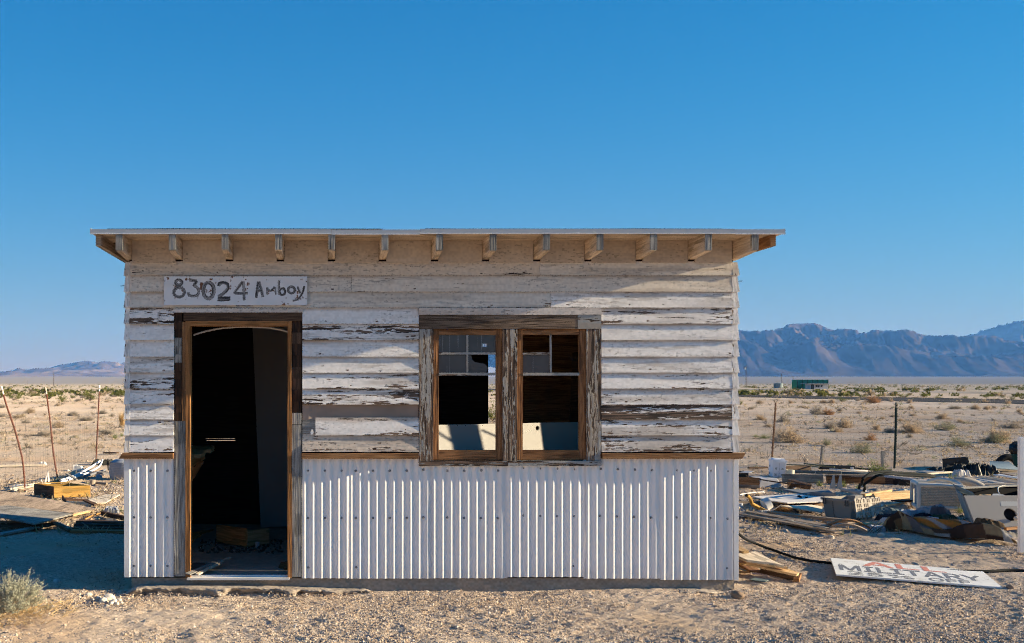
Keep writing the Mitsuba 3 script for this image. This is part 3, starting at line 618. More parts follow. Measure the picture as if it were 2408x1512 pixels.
for gi, (nm, w, strokes) in enumerate(GL):
    m = M()
    for si, st in enumerate(strokes):
        p = np.array([gp(*x) for x in np.asarray(smooth(st, 14) if len(st) < 5 else st)]); hw = w / 2 / 6.689 * 0.9632 * YF / FOC
        t = np.gradient(p, axis=0); t /= np.linalg.norm(t, axis=1, keepdims=True); nrm = np.stack([-t[:, 1], t[:, 0]], 1)
        L = np.concatenate([[0], np.cumsum(np.linalg.norm(np.diff(p, axis=0), axis=1))])
        ww = hw * (0.93 + 0.12 * meshkit.noise(np.stack([L * 60, 0 * L + gi, 0 * L + si], -1), 3))
        y = 8.4352 - 0.0003 * si
        lay = lambda o, yy_: np.stack([p[:, 0] + nrm[:, 0] * o * ww, np.full(len(p), yy_), p[:, 1] + nrm[:, 1] * o * ww], 1)
        P = np.stack([lay(1, y + .0008), lay(1, y), lay(0, y), lay(-1, y), lay(-1, y + .0008)], 1)
        U = np.stack(np.broadcast_arrays(L[:, None] + gi * 3.1 + si * 1.3, np.array([1, 1, 0, -1, -1])[None] * hw + gi * 0.7), -1)
        m.grid(P, U, flip=True)
    put(nm, m, {'type': 'twosided', 'bsdf': {'type': 'ref', 'id': 'brush_paint'}} if False else 'brush_paint', sg)
for a, b_ in ((30, 215), (28, 535), (2328, 225), (2325, 505)):
    x, z = gp(a, b_); put('screw', M().lathe([(0, .003), (.004, .002), (.005, 0)], 8, (.10, .05, .03), R_), 'plain', sg, to_world=mv(x, 8.436, z))
# ------------------------------------------------------------------ what stands inside the cabin
def panel(pts, th, seed=0, pal=7):                      # a flat board with these corners (counter-clockwise from the front), th thick behind
    p = np.asarray(pts, float); n = unit(np.cross(p[1] - p[0], p[2] - p[0])); x = unit(p[1] - p[0]); y = np.cross(n, x)
    m = np.eye(4); m[:3, 0], m[:3, 1], m[:3, 2], m[:3, 3] = x, y, n, p[0] - n * th
    loc = [((q - p[0]) @ x, (q - p[0]) @ y) for q in p]
    return Polygon(loc), th, m
def slab(pts, th, c=(.5, .5, .5), seed=0, pal=7, mesh=None):
    pg, th, m = panel(pts, th); mm = mesh or M(); return mm.poly(pg, th, m, c, seed, pal)
# white board with a round hole behind the windows
p0, p1 = np.array([0.0, 0.0]), np.array([1.0, 0.0])
a, b_ = at(1012, 999.5, 8.95), at(1382, 991, 9.72)
d = unit([b_[0] - a[0], b_[1] - a[1], 0]); L = np.hypot(*(b_ - a)[:2])
pg = Polygon([(0, 0), (L, 0), (L, a[2] - 0.75), (0, a[2] - 0.75)]).difference(shapely.Point(L * 0.655, a[2] - 0.75 - 0.047).buffer(0.021))
mm = np.eye(4); n = np.cross(d, [0, 0, 1.0]); mm[:3, 0], mm[:3, 1], mm[:3, 2], mm[:3, 3] = d, [0, 0, 1], n, [a[0], a[1], 0.75]
put('white_desk_panel', M().poly(pg, 0.018, mm, (.46, .455, .445)), 'plain', label='cream white panel with a round hole behind the window', category='panel')
for q, nm in ((a + d * .25, 'left'), (b_ - d * .2, 'right')): put('support_post', M().bx(q[0] - .03, q[0] + .03, q[1] + .03, q[1] + .09, ZS, .745, pal=6), 'wood', label='dark post under the %s end of the white panel inside' % nm, category='support')
# leaning panels
put('leaning_panel', slab([at(676, 1238, 11.35), at(676, 1238, 11.35) + [.42, 0, 0.0], at(676, 700, 11.5) + [.30, 0, 0], at(591, 700, 11.5), at(613, 1240, 11.35)], .035, (.34, .33, .32)), 'plain', label='dark grey door slab leaning at the back inside the doorway', category='door')
put('leaning_panel', slab([at(1262, 1240, 11.2), at(1520, 1240, 11.2), at(1520, 640, 11.5), at(1140, 640, 11.5)], .02, pal=1, seed=4), 'wood', label='dark brown sheet leaning behind the right window', category='panel')
put('leaning_panel', slab([at(1330, 1240, 10.7), at(1520, 1240, 10.7), at(1520, 800, 10.9), at(1346, 830, 10.9)], .02, pal=10, seed=5), 'wood', label='narrow dark sheet leaning in front of the brown sheet', category='panel')
# white moulding bent into the top of the doorway
arc = smooth([(455, 787), (490, 776.5), (530, 770), (575, 767.5), (625, 769), (655, 773.5), (680, 780)], 30)
m = M(); m.tube([at(p_[0], p_[1] + 1.0, 8.60) for p_ in arc], 0.008, 6, (.55, .52, .50)); put('bent_moulding', m, 'plain', label='thin pale moulding bowed across the top of the doorway', category='moulding')
# work bench on the left wall
bench = thing('workbench', 'wooden workbench with diagonal braces inside the doorway', 'workbench')
for i, (x1, y0) in enumerate(((-1.165, 8.78), (-1.19, 9.16), (-1.13, 9.5), (-1.16, 9.86), (-1.12, 10.2), (-1.15, 10.5))):
    put('plank', M().bx(XL + 0.08, x1, y0, y0 + 0.33, 0.985, 1.02, seed=i, pal=3), 'wood', bench)
put('apron', M().bx(-1.26, -1.22, 8.8, 10.6, 0.90, 0.983, pal=13), 'wood', bench)
for y in (8.95, 9.7, 10.4): put('brace', M().bar([-1.23, y, 0.90], [XL + .08, y, 0.38], .05, .04, [0, 1, 0], seed=int(y * 3), pal=13), 'wood', bench)
# on the floor
def fl_(px, py, z=ZS): return gnd(px, py, z)
a, b_, c_ = fl_(510, 1275), fl_(580, 1287.5), fl_(632, 1280)
w = thing('broken_box', 'orange brown wooden box lying broken on the cabin floor', 'box')
put('front', M().bar(a + [0, 0, .085], b_ + [0, 0, .095], 0.17, .018, np.cross(b_ - a, [0, 0, 1]), pal=13, seed=3), 'wood', w)
put('side', M().bar(b_ + [.004, .01, .085], c_ + [0, 0, .08], .15, .014, np.cross(c_ - b_, [0, 0, 1]), pal=3, seed=5), 'wood', w)
put('paper_cup', M().lathe([(.0, .0), (.018, 0), (.024, .05), (.022, .05), (.017, .003)], 12, (.5, .5, .56), mv(*fl_(605, 1287), 0)), 'plain', label='small crushed white cup beside the orange box', category='cup')
for i, (q0, q1, w_, lab) in enumerate((((449, 1262), (482, 1256), .05, 'uppermost broken wood scrap on the cabin floor by the left jamb'), ((452, 1276), (478, 1262), .04, 'middle broken wood scrap slanting up from the left jamb'), ((448, 1285), (462, 1268), .05, 'short steep wood scrap nearest the left jamb'), ((470, 1268), (500, 1262), .03, 'thin dark wood scrap pointing from the pile to the orange box'))):
    put('wood_scrap', M().bar(fl_(*q0) + [0, 0, .02 + .012 * i], fl_(*q1) + [0, 0, .035 + .012 * i], w_, .016, pal=13 if i < 3 else 11, seed=i), 'wood', label=lab, category='scrap wood', group='wood scraps on the cabin floor')
put('bent_strip', M().tube([fl_(514, 1289) + [0, 0, .02], fl_(528, 1297) + [0, 0, .006], fl_(562, 1297) + [0, 0, .006]], .007, 5, (.30, .33, .38)), 'plain', label='short bent metal strip on the cabin floor', category='strip')
put('floor_disc', M().lathe([(0, .012), (.16, .012), (.165, .0)], 28, (.12, .095, .085), mv(*(fl_(455, 1334)), 0)), 'plain', label='round brown lid on the floor just inside the doorway', category='lid')
st = thing('trim_strip', 'split strip of white trim lying across the doorway sill', 'trim strip')
e0, e1 = at(441, 1350, 8.40), at(536, 1312, 9.05)
put('strip', M().bar(e0 + [0.0, 0, .0], at(520, 1316, 8.95), .045, .008, [0.1, -.2, 1], seed=3, pal=0), 'wood', st)
put('strip', M().bar(at(463, 1351, 8.42), at(540, 1311, 9.1), .03, .010, [0.1, -.2, 1], seed=8, pal=8), 'wood', st)
put('floor_wedge', slab([fl_(655, 1336) + [0, 0, .01], fl_(676, 1342) + [0, 0, .01], fl_(676, 1328) + [0, 0, .03], fl_(660, 1328) + [0, 0, .03]], .008, pal=1), 'wood', label='brown wooden wedge on the floor by the right jamb', category='wedge')
# litter of dust and crumbs further in
rg = np.random.default_rng(9); m = M()
for i in range(260):
    p_ = fl_(rg.uniform(470, 665), rg.uniform(1270, 1302)); s__ = rg.uniform(.004, .016)
    m.blob(trimesh.creation.icosphere(0, s__), np.array([.05, .045, .04]) * rg.uniform(.5, 1.8), mv(p_[0], p_[1], p_[2] + s__ * .3, 0))
put('floor_litter', m, 'plain', label='crumbs and grit scattered over the cabin floor', category='litter', kind='stuff', smooth=False)
# ------------------------------------------------------------------ gravel, rocks, bushes
rg = np.random.default_rng(21)
OCT = np.array([[1, 0, 0], [-1, 0, 0], [0, 1, 0], [0, -1, 0], [0, 0, 1], [0, 0, -1.0]]); OCF = np.array([[0, 2, 4], [2, 1, 4], [1, 3, 4], [3, 0, 4], [2, 0, 5], [1, 2, 5], [3, 1, 5], [0, 3, 5]])
def pebbles(x, y, r, seed):
    n = len(x); g_ = np.random.default_rng(seed)
    V = OCT[None] * g_.uniform(.6, 1.3, (n, 6, 1)) * r[:, None, None] * np.stack([g_.uniform(.8, 1.4, n), g_.uniform(.8, 1.3, n), g_.uniform(.55, .95, n)], -1)[:, None]
    V += g_.normal(0, .16, (n, 6, 3)) * r[:, None, None]
    a = g_.uniform(0, 6.28, n); c_, s_ = np.cos(a)[:, None], np.sin(a)[:, None]
    X = V[..., 0] * c_ - V[..., 1] * s_; Y = V[..., 0] * s_ + V[..., 1] * c_
    z = height(x, y) + micro(x, y)
    V = np.stack([X + x[:, None], Y + y[:, None], V[..., 2] + (z + r * 0.25)[:, None]], -1)
    tone = np.array([[.56, .47, .38], [.42, .32, .235], [.30, .25, .21], [.66, .60, .54], [.20, .165, .145], [.50, .37, .26]])
    C = tone[g_.choice(6, n, p=[.24, .24, .17, .08, .09, .18])] * g_.uniform(.8, 1.15, (n, 1))
    m = M(); m.add(V.reshape(-1, 3), (OCF[None] + 6 * np.arange(n)[:, None, None]).reshape(-1, 3), None, np.repeat(C, 6, 0)); return m
def scatter(n, seed):
    g_ = np.random.default_rng(seed)
    y = 6.4 + (g_.random(n * 3) ** 1.9) * 13.0
    x = (g_.uniform(-120, 2540, n * 3) - CX) * y / FOC
    d = meshkit.fbm(np.stack([x * 1.2, y * 1.2, 0 * x], -1), 3, 6); d2 = meshkit.noise(np.stack([x * 5, y * 5, 0 * x], -1), 3)
    keep = (g_.random(n * 3) < np.clip((d - 0.33) * 3.2, 0.04, 1) * (0.5 + 0.8 * d2)) & ~((x > -1.66) & (x < 3.2) & (y > 8.47) & (y < 11.8))
    return x[keep][:n], y[keep][:n]
x, y = scatter(110000, 4)
g_ = np.random.default_rng(6); r = 0.0028 + 0.0072 * g_.random(len(x)) ** 2.8 + 0.00035 * (y - 6)
put('gravel', pebbles(x, y, r, 7), 'plain', label='loose tan and grey gravel strewn over the ground', category='gravel', kind='stuff', smooth=False)
ORD = 'first second third fourth fifth sixth seventh eighth ninth tenth eleventh twelfth thirteenth fourteenth fifteenth sixteenth seventeenth eighteenth nineteenth twentieth'.split() + ['twenty-' + w for w in 'first second third fourth fifth sixth seventh eighth ninth'.split()] + ['thirtieth']
def by_x(rows): r_ = sorted(rows, key=lambda q: q[0]); return [(ORD[i], q) for i, q in enumerate(r_)]
def rock(px, py, rad, c, lab, seed, sq=0.7, grp=None, cat='rock'):
    t = trimesh.creation.icosphere(2, 1.0); v = np.array(t.vertices)
    v = v * (0.7 + 0.6 * meshkit.fbm(v * 1.5 + seed, 3, seed))[:, None]; v = np.sign(v) * np.abs(v) ** 0.85 * [rad, rad * .85, rad * sq]
    p_ = gnd(px, py); h = float(height(p_[0], p_[1]))
    m = M(); m.add(v, t.faces, None, np.asarray(c) * (0.8 + 0.4 * meshkit.noise(v * 40, 2))[:, None]); put('rock', m, 'plain', label=lab, category=cat, group=grp, to_world=mv(p_[0], p_[1], h + rad * sq * 0.4, seed * 40), smooth=False)
for i, (o_, (px, py, rad)) in enumerate(by_x(((257, 1408, .045), (243, 1414, .035), (268, 1416, .028), (280, 1411, .022), (262, 1421, .022), (250, 1425, .016), (275, 1421, .018), (209, 1399, .028), (286, 1418, .014), (232, 1405, .02)))):
    rock(px, py, rad, (.60, .55, .48), o_ + ' from left of the pale stones heaped by the left footing corner', i + 1, grp='stones heaped by the footing')
rock(133, 1367, .028, (.5, .48, .46), 'single pale stone lying in the cabin shadow', 13)
rock(1735, 1404, .05, (.25, .18, .13), 'dark brown rock near the right corner of the footing', 14)
rock(2376, 1386, .032, (.22, .17, .14), 'small dark rock in front of the fallen lettered board', 15)
rock(1954, 1264, .035, (.55, .48, .4), 'pale stone standing on bare ground left of the patchwork rug, farther left of two', 16)
rock(2072, 1260, .035, (.56, .49, .41), 'pale stone on the ground just left of the patchwork rug', 18)

def strips(base, tip, mid, w0, w1, c, m):               # many thin leaf-like blades of two pieces each
    n = len(base); d = tip - base
    sd_ = np.cross(d, np.random.default_rng(3).normal(size=(n, 3))); sd_ /= np.linalg.norm(sd_, axis=1, keepdims=True) + 1e-9
    V = np.stack([base - sd_ * w0[:, None], base + sd_ * w0[:, None], mid + sd_ * (w0 * .7 + w1 * .3)[:, None], mid - sd_ * (w0 * .7 + w1 * .3)[:, None], tip], 1)
    F = np.array([[0, 1, 2], [0, 2, 3], [3, 2, 4]])
    m.add(V.reshape(-1, 3), (F[None] + 5 * np.arange(n)[:, None, None]).reshape(-1, 3), None, np.repeat(c, 5, 0)); return m
def leaves(p_, size, c, m, seed, up=0.3):
    g_ = np.random.default_rng(seed); n = len(p_)
    a = g_.normal(size=(n, 3)); a[:, 2] += up; a /= np.linalg.norm(a, axis=1, keepdims=True); b_ = np.cross(a, g_.normal(size=(n, 3))); b_ /= np.linalg.norm(b_, axis=1, keepdims=True)
    s_ = size[:, None] if np.ndim(size) else size
    V = np.stack([p_ - a * s_, p_ + b_ * s_ * .5, p_ + a * s_, p_ - b_ * s_ * .5], 1)
    m.add(V.reshape(-1, 3), (np.array([[0, 1, 2], [0, 2, 3]])[None] + 4 * np.arange(n)[:, None, None]).reshape(-1, 3), None, np.repeat(c, 4, 0)); return m
def dome(n, g_, rise=0.25, flat=0.8):                   # directions of twigs from the foot of a bush
    a = g_.uniform(0, 6.283, n); e = np.arcsin(g_.uniform(rise - 0.25, 1, n)) * flat + 0.06
    return np.stack([np.cos(a) * np.cos(e), np.sin(a) * np.cos(e), np.sin(e)], -1)
def bush(kind, seed):
    """Stems and foliage of one bush about 1 m wide; the parts of a prototype."""
    g_ = np.random.default_rng(seed); st, fo = M(), M()
    if kind == 'creosote':
        k = 15; d = dome(k, g_, .55); L = g_.uniform(.55, .95, k)
        tips = d * L[:, None] * [0.62, 0.62, 1.0]; strips(g_.normal(0, .03, (k, 3)) * [1, 1, 0], tips, tips * .5 + g_.normal(0, .04, (k, 3)), np.full(k, .014), np.full(k, .005), np.tile([.13, .095, .07], (k, 1)), st)
        n = 1700; j = g_.integers(0, k, n); t = g_.uniform(.38, 1.06, n)
        p_ = tips[j] * t[:, None] + g_.normal(0, .055, (n, 3)) * (0.5 + t[:, None]); cl = meshkit.noise(p_ * 9, seed)
        keep = (cl > .36) & (p_[:, 2] > .03); p_ = p_[keep]; n = len(p_)
        c = np.array([.105, .125, .032]) * g_.uniform(.6, 1.5, (n, 1)) + g_.random((n, 1)) ** 5 * np.array([.18, .15, .02]); leaves(p_, g_.uniform(.014, .030, n), c, fo, seed)
    elif kind in ('dry', 'grey', 'rust'):
        col = {'dry': [.48, .38, .27], 'grey': [.37, .325, .27], 'rust': [.40, .24, .13]}[kind]
        k = 46; d = dome(k, g_, .22, .95); L = g_.uniform(.34, .54, k); tips = d * L[:, None] * [1, 1, 1.0]
        b0 = g_.normal(0, .05, (k, 3)) * [1, 1, 0]; strips(b0, tips, (tips + b0) / 2 + g_.normal(0, .03, (k, 3)) + [0, 0, .04], np.full(k, .010), np.full(k, .004), np.array(col) * g_.uniform(.35, .7, (k, 1)), st)
        n = 1700; j = g_.integers(0, k, n); t = g_.uniform(.30, 1.0, n); b1 = tips[j] * t[:, None] + g_.normal(0, .035, (n, 3)); dd = d[j] + g_.normal(0, .55, (n, 3)); dd[:, 2] = np.abs(dd[:, 2]) * .8
        ln = g_.uniform(.06, .17, n); tp = b1 + dd * ln[:, None] * .7
        c = np.array(col) * g_.uniform(.6, 1.35, (n, 1)) * (0.75 + .5 * meshkit.noise(b1 * 7, seed))[:, None]
        keep = b1[:, 2] > 0.0; strips(b1[keep], tp[keep], ((b1 + tp) / 2 + g_.normal(0, .015, (n, 3)))[keep], np.full(keep.sum(), .0055), np.full(keep.sum(), .003), c[keep], fo)
    elif kind == 'sage':
        k = 40; d = dome(k, g_, .28, .95); L = g_.uniform(.36, .52, k); tips = d * L[:, None]
        b0 = g_.normal(0, .04, (k, 3)) * [1, 1, 0]; strips(b0, tips, (tips + b0) / 2 + g_.normal(0, .03, (k, 3)), np.full(k, .010), np.full(k, .004), np.tile([.22, .17, .12], (k, 1)), st)
        n = 1900; j = g_.integers(0, k, n); t = g_.uniform(.42, 1.07, n); p_ = tips[j] * t[:, None] + g_.normal(0, .05, (n, 3)); keep = (p_[:, 2] > .02) & (meshkit.noise(p_ * 8, seed) > .3); p_ = p_[keep]; n = len(p_)
        leaves(p_, g_.uniform(.012, .026, n), np.array([.25, .255, .165]) * g_.uniform(.65, 1.3, (n, 1)), fo, seed)
    elif kind == 'weed':
        k = 26; d = dome(k, g_, .4, 1.0); L = g_.uniform(.5, 1.0, k); tips = d * L[:, None] * [.6, .6, 1.0]
        b0 = g_.normal(0, .10, (k, 3)) * [1, 1, 0]; strips(b0, b0 + tips, b0 + tips * .55 + [0, 0, .06], np.full(k, .012), np.full(k, .005), np.tile([.20, .21, .09], (k, 1)), st)
        n = 520; j = g_.integers(0, k, n); t = g_.uniform(.15, 1.0, n); p_ = (b0 + tips * t[:, None] if False else b0[j] + tips[j] * t[:, None]) + g_.normal(0, .035, (n, 3)); p_[:, 2] = np.abs(p_[:, 2])
        leaves(p_, g_.uniform(.02, .045, n), np.array([.20, .235, .085]) * g_.uniform(.65, 1.5, (n, 1)), fo, seed, 0.8)
    elif kind == 'grass':
        n = 260; d = dome(n, g_, .75, 1.0); b1 = g_.normal(0, .09, (n, 3)) * [1, 1, 0]; tp = b1 + d * g_.uniform(.5, 1.0, (n, 1)) * [.5, .5, 1]
        strips(b1, tp, (b1 + tp) / 2 + [0, 0, .05], np.full(n, .008), np.full(n, .004), np.array([.52, .36, .17]) * g_.uniform(.6, 1.3, (n, 1)), fo)
    return st, fo
PROT = {}
def proto(kind, v):
    if (kind, v) not in PROT:
        st, fo = bush(kind, 100 + v * 13 + len(kind)); PROT[kind, v] = (st.ply('plain') if st.n else None, fo.ply('leaf'))
    return PROT[kind, v]
NAME = {'creosote': 'creosote_bush', 'dry': 'dry_bush', 'grey': 'grey_bush', 'rust': 'rusty_bush', 'sage': 'sage_bush', 'weed': 'weed_tuft', 'grass': 'grass_tuft'}
nb = [0]
def plant(kind, px, py, wpx, hpx, label, group=None, dist=None, z=0.0):
    y = (EYE - z) * FOC / (py - CY) if dist is None else dist
    x = (px - CX) * y / FOC; w, h = 1.10 * wpx * y / FOC, 1.10 * hpx * y / FOC
    nb[0] += 1; v = nb[0] % 3; st, fo = proto(kind, v)
    t = thing(NAME[kind], label, 'grass' if kind == 'grass' else 'weed' if kind == 'weed' else 'bush', group)
    hh = {'creosote': .86, 'dry': .58, 'grey': .58, 'rust': .58, 'sage': .52, 'weed': .9, 'grass': .92}[kind]; ww = {'creosote': 1.05, 'dry': 1.08, 'grey': 1.08, 'rust': 1.08, 'sage': 1.0, 'weed': .95, 'grass': .75}[kind]
    m = rot([0, 0, 1], (nb[0] * 77) % 360) ; m = np.diag([w / ww, w / ww, h / hh, 1]) @ m; m[:3, 3] = (x, y, float(height(x, y)) + z - 0.01 * h)
    if st is not None: put('stems', st, None, t, to_world=m)
    put('foliage', fo, None, t, to_world=m)
    return t
RP = lambda cx, cy: RX(cx, cy)
SC = 0.9632 / 3.3915
def rb(kind, cx, cy, w, h, label, group=None): px, py = RX(cx, cy); return plant(kind, px, py, w * SC, h * SC, label, group)
smg = 'small dry bushes on the sand at right'
rb('grey', 690, 855, 130, 85, 'grey twiggy bush touching a smaller orange tan bush beyond the fence')
rb('rust', 785, 858, 95, 72, 'orange tan bush touching the right side of a grey twiggy bush')
rb('dry', 215, 900, 110, 50, 'low tan bush near the cabin wall, left of the brown fence post')
rb('grey', 412, 920, 110, 72, 'grey brown bush with a greenish top just right of the brown fence post')
rb('dry', 450, 1088, 275, 145, 'largest tan dry bush, standing right behind the brown fence post')
rb('grey', 805, 975, 130, 78, 'grey brown bush left in a pair of bushes midway to the green post')
rb('dry', 925, 970, 150, 84, 'tan bush right in a pair of bushes midway to the green post')
rb('dry', 860, 1004, 110, 50, 'low pale bush in front of the pair of bushes')
rb('dry', 1182, 986, 95, 58, 'small tan bush left of the green fence post')
rb('rust', 1130, 1072, 110, 70, 'reddish brown low bush with a curled dead branch left of the green post')
rb('grey', 1295, 1008, 100, 60, 'thin grey bush directly left of the green fence post')
rb('dry', 1455, 1008, 240, 105, 'wide tan brown bush directly right of the green fence post')
rb('grey', 1460, 1052, 70, 48, 'tiny grey bush in front of the wide tan bush by the green post')
rb('sage', 1762, 992, 175, 78, 'round grey green bush alone right of the green fence post')
rb('dry', 1748, 888, 130, 62, 'tan bush behind the round grey green bush')
rb('sage', 1870, 1122, 185, 98, 'grey green bush nearest the black tub, low and spreading')
rb('dry', 2180, 1090, 245, 146, 'largest bush at the far right, tan above and grey green below')
rb('sage', 2190, 1094, 190, 90, 'grey green growth at the foot of the largest tan bush at far right')
rb('grey', 2300, 968, 170, 66, 'grey bush behind the largest bush at the far right')
rb('sage', 1075, 1168, 200, 98, 'grey green bush nearest the debris, left of the green fence post')
rb('sage', 772, 1112, 90, 66, 'small green yellow bush left of the leaning wooden stakes')
rb('rust', 1160, 766, 150, 66, 'round orange tan bush in front of the dark bank, the biggest there')
rb('creosote', 905, 758, 100, 54, 'olive bush left of the round orange bush at the dark bank')
for o_, q in by_x(((815, 766, 80, 46), (745, 766, 70, 38), (470, 764, 60, 34), (220, 762, 70, 36), (600, 764, 45, 26), (1035, 758, 50, 30), (1310, 765, 45, 28), (1460, 774, 65, 36), (1830, 818, 110, 42), (2005, 822, 90, 52), (2105, 822, 70, 40), (2270, 788, 70, 36), (2080, 778, 80, 38), (2365, 840, 60, 36), (885, 832, 55, 38), (1475, 812, 60, 34), (1320, 872, 60, 28), (1110, 890, 60, 36), (1490, 865, 70, 26), (150, 815, 60, 26), (1870, 915, 70, 36), (2160, 900, 40, 20), (580, 800, 40, 24), (1235, 885, 50, 22), (1040, 850, 50, 24), (1385, 905, 60, 28), (600, 940, 30, 24), (290, 960, 80, 30), (2390, 855, 60, 24))):
    rb('dry' if int(q[0]) % 3 else 'grey', *q, o_ + ' from left of the small dry bushes dotting the sand at right', smg)
crg = 'creosote bushes along the track at right'
for o_, q in by_x(((300, 728, 72, 40), (820, 708, 62, 32), (1070, 714, 84, 40), (1200, 706, 60, 32), (1290, 692, 40, 26), (1580, 712, 72, 44), (1420, 728, 100, 42), (1700, 722, 70, 34), (1915, 730, 60, 38), (2095, 714, 60, 38), (2310, 732, 50, 36), (2395, 728, 60, 56), (470, 702, 50, 30), (740, 702, 50, 24), (935, 702, 60, 28), (2230, 714, 50, 24), (620, 690, 36, 18), (1860, 668, 50, 22), (2180, 690, 90, 30), (60, 770, 40, 60))):
    rb('creosote', *q, o_ + ' from left of the creosote bushes along the dark bank at right', crg)
rb('weed', 262, 1052, 120, 44, 'low green plant with a yellow flower by the cabin wall at right')
rb('weed', 190, 1040, 50, 34, 'tiny grey green plant left of the yellow flowered plant')
# left of the cabin
SL = 0.9632 / 3.1515
def lb(kind, cx, cy, w, h, label, group=None): px, py = LX(cx, cy); return plant(kind, px, py, w * SL, h * SL, label, group)
lb('creosote', 105, 402, 150, 96, 'olive creosote bush between the two leaning posts at far left, second from the edge')
lb('creosote', 5, 384, 90, 90, 'creosote bush cut off by the left edge of the picture')
lb('creosote', 240, 374, 75, 52, 'small creosote bush midway between the leaning posts')
lb('creosote', 375, 392, 150, 84, 'green creosote bush directly behind the second leaning post')
lb('creosote', 484, 424, 96, 84, 'bright green bush just right of the second leaning post')
lb('creosote', 560, 382, 60, 44, 'small green bush midway between second and third post')
lb('creosote', 694, 404, 128, 90, 'green creosote bush left of the white tipped post')
lb('creosote', 930, 374, 84, 72, 'creosote bush beside the left wall of the cabin')
lb('creosote', 820, 322, 40, 30, 'dark far bush right of the white tipped post')
lb('creosote', 860, 322, 36, 28, 'dark far bush beside another, near the cabin wall')
lb('grass', 938, 596, 64, 124, 'tall orange dry grass tuft beside the left wall of the cabin')
lb('grey', 822, 660, 122, 64, 'dry grey bush between the white tipped post and the cabin')
lb('weed', 888, 706, 62, 62, 'small bright green weed by the left wall of the cabin')
lb('weed', 935, 680, 40, 34, 'tiny green weed touching the cabin wall line')
slg = 'small dry bushes on the sand at left'
for o_, q in by_x(((660, 562, 132, 52), (560, 512, 90, 50), (230, 496, 90, 48), (340, 674, 112, 54), (450, 612, 112, 60), (20, 520, 60, 40), (130, 540, 80, 30), (780, 500, 90, 40), (860, 520, 60, 30), (445, 460, 60, 28), (600, 410, 60, 26), (20, 470, 60, 30), (200, 580, 90, 32), (825, 430, 60, 22), (720, 470, 60, 24), (880, 372, 50, 22), (640, 378, 60, 26), (175, 512, 40, 22))):
    lb('dry' if int(q[0]) % 4 else 'grey', *q, o_ + ' from left of the small dry bushes on the sand at left', slg)
plant('creosote', 1157, 990, 40, 56, 'green bush seen through the left window behind the cabin')
# among the debris
PA = lambda a, b_: (0.9632 * (1795 + a / 9.2615), 0.9632 * (1080 + b_ / 9.2615))
PB = lambda a, b_: (0.9632 * (2020 + a / 9.2615), 0.9632 * (1100 + b_ / 9.2615))
PC = lambda a, b_: (0.9632 * (2240 + a / 9.2615), 0.9632 * (1080 + b_ / 9.2615))
PD = lambda a, b_: (0.9632 * (1795 + a / 6.689), 0.9632 * (1200 + b_ / 6.689))
PE = lambda a, b_: (0.9632 * (2140 + a / 6.3), 0.9632 * (1200 + b_ / 6.3))
PF = lambda a, b_: (0.9632 * a / 7.2, 0.9632 * (1100 + b_ / 7.2))
K9, K6 = 0.9632 / 9.2615, 0.9632 / 6.689
for (fn, a, b_, w, h, lab) in ((PB, 1080, 500, 520, 300, 'largest green weed among the debris, in front of the short stake'), (PB, 505, 350, 130, 90, 'small weed behind the grey pipes'), (PB, 370, 830, 110, 190, 'weed beside the legs of the overturned grey table'), (PB, 670, 880, 90, 130, 'weed at the foot of the black hoses'), (PA, 1900, 990, 180, 170, 'weed behind the overturned grey table'),
        (PA, 470, 590, 130, 70, 'weed left of the white plastic hamper'), (PC, 800, 880, 250, 190, 'green weed in front of the black plastic sheeting'), (PC, 350, 650, 110, 90, 'small weed left of the black tub'), (PC, 540, 640, 90, 80, 'small weed below the black tub'), (PC, 2290, 850, 150, 170, 'yellow green weed beside the white post at right'), (PC, 1710, 770, 90, 100, 'yellow flowered weed at the end of the black sheeting'), (PA, 2060, 1290, 190, 110, 'weed growing behind the grey plastic crate')):
    px, py = fn(a, b_); plant('weed', px, py, w * K9, h * K9, lab)
px, py = PE(1290, 330); plant('weed', px, py, 20, 24, 'dark thin weed against the rattan chair')
# the nearest bush, bottom left: small fleshy grey green leaves on pale stems, and dry grass at its foot
g_ = np.random.default_rng(77); st, fo, dg = M(), M(), M()
k = 130; d = dome(k, g_, .18, .98); L = g_.uniform(.22, .275, k); tips = d * L[:, None] * [1.12, 1, 1.04]; b0 = g_.normal(0, .02, (k, 3)) * [1, 1, 0]
strips(b0, tips, (b0 + tips) / 2 + g_.normal(0, .012, (k, 3)), np.full(k, .0026), np.full(k, .0012), np.array([.34, .28, .20]) * g_.uniform(.7, 1.2, (k, 1)), st)
k2 = 900; j = g_.integers(0, k, k2); t = g_.uniform(.45, 1.0, k2); b1 = tips[j] * t[:, None] + g_.normal(0, .01, (k2, 3)); dd = d[j] + g_.normal(0, .5, (k2, 3)) + [0, 0, .35]; tp = b1 + dd * g_.uniform(.025, .055, (k2, 1)); strips(b1, tp, (b1 + tp) / 2, np.full(k2, .0014), np.full(k2, .0008), np.array([.38, .34, .25]) * g_.uniform(.7, 1.2, (k2, 1)), st)
n = 17000; j = g_.integers(0, k2, n); t = g_.uniform(-.2, 1.0, n); p_ = b1[j] + (tp - b1)[j] * t[:, None] + g_.normal(0, .0045, (n, 3)); p_ = p_[p_[:, 2] > .012]; n = len(p_)
leaves(p_, g_.uniform(.0036, .0074, n), np.array([.42, .425, .335]) * g_.uniform(.7, 1.25, (n, 1)) , fo, 5, 0.6)
q = gnd(14, 1440); mb = mv(q[0], q[1], float(height(q[0], q[1])), 20)
t_ = thing('saltbush', 'grey green leafy saltbush in the bottom left corner of the ground', 'bush'); put('stems', st, 'plain', t_, to_world=mb); put('foliage', fo, 'leaf', t_, to_world=mb)
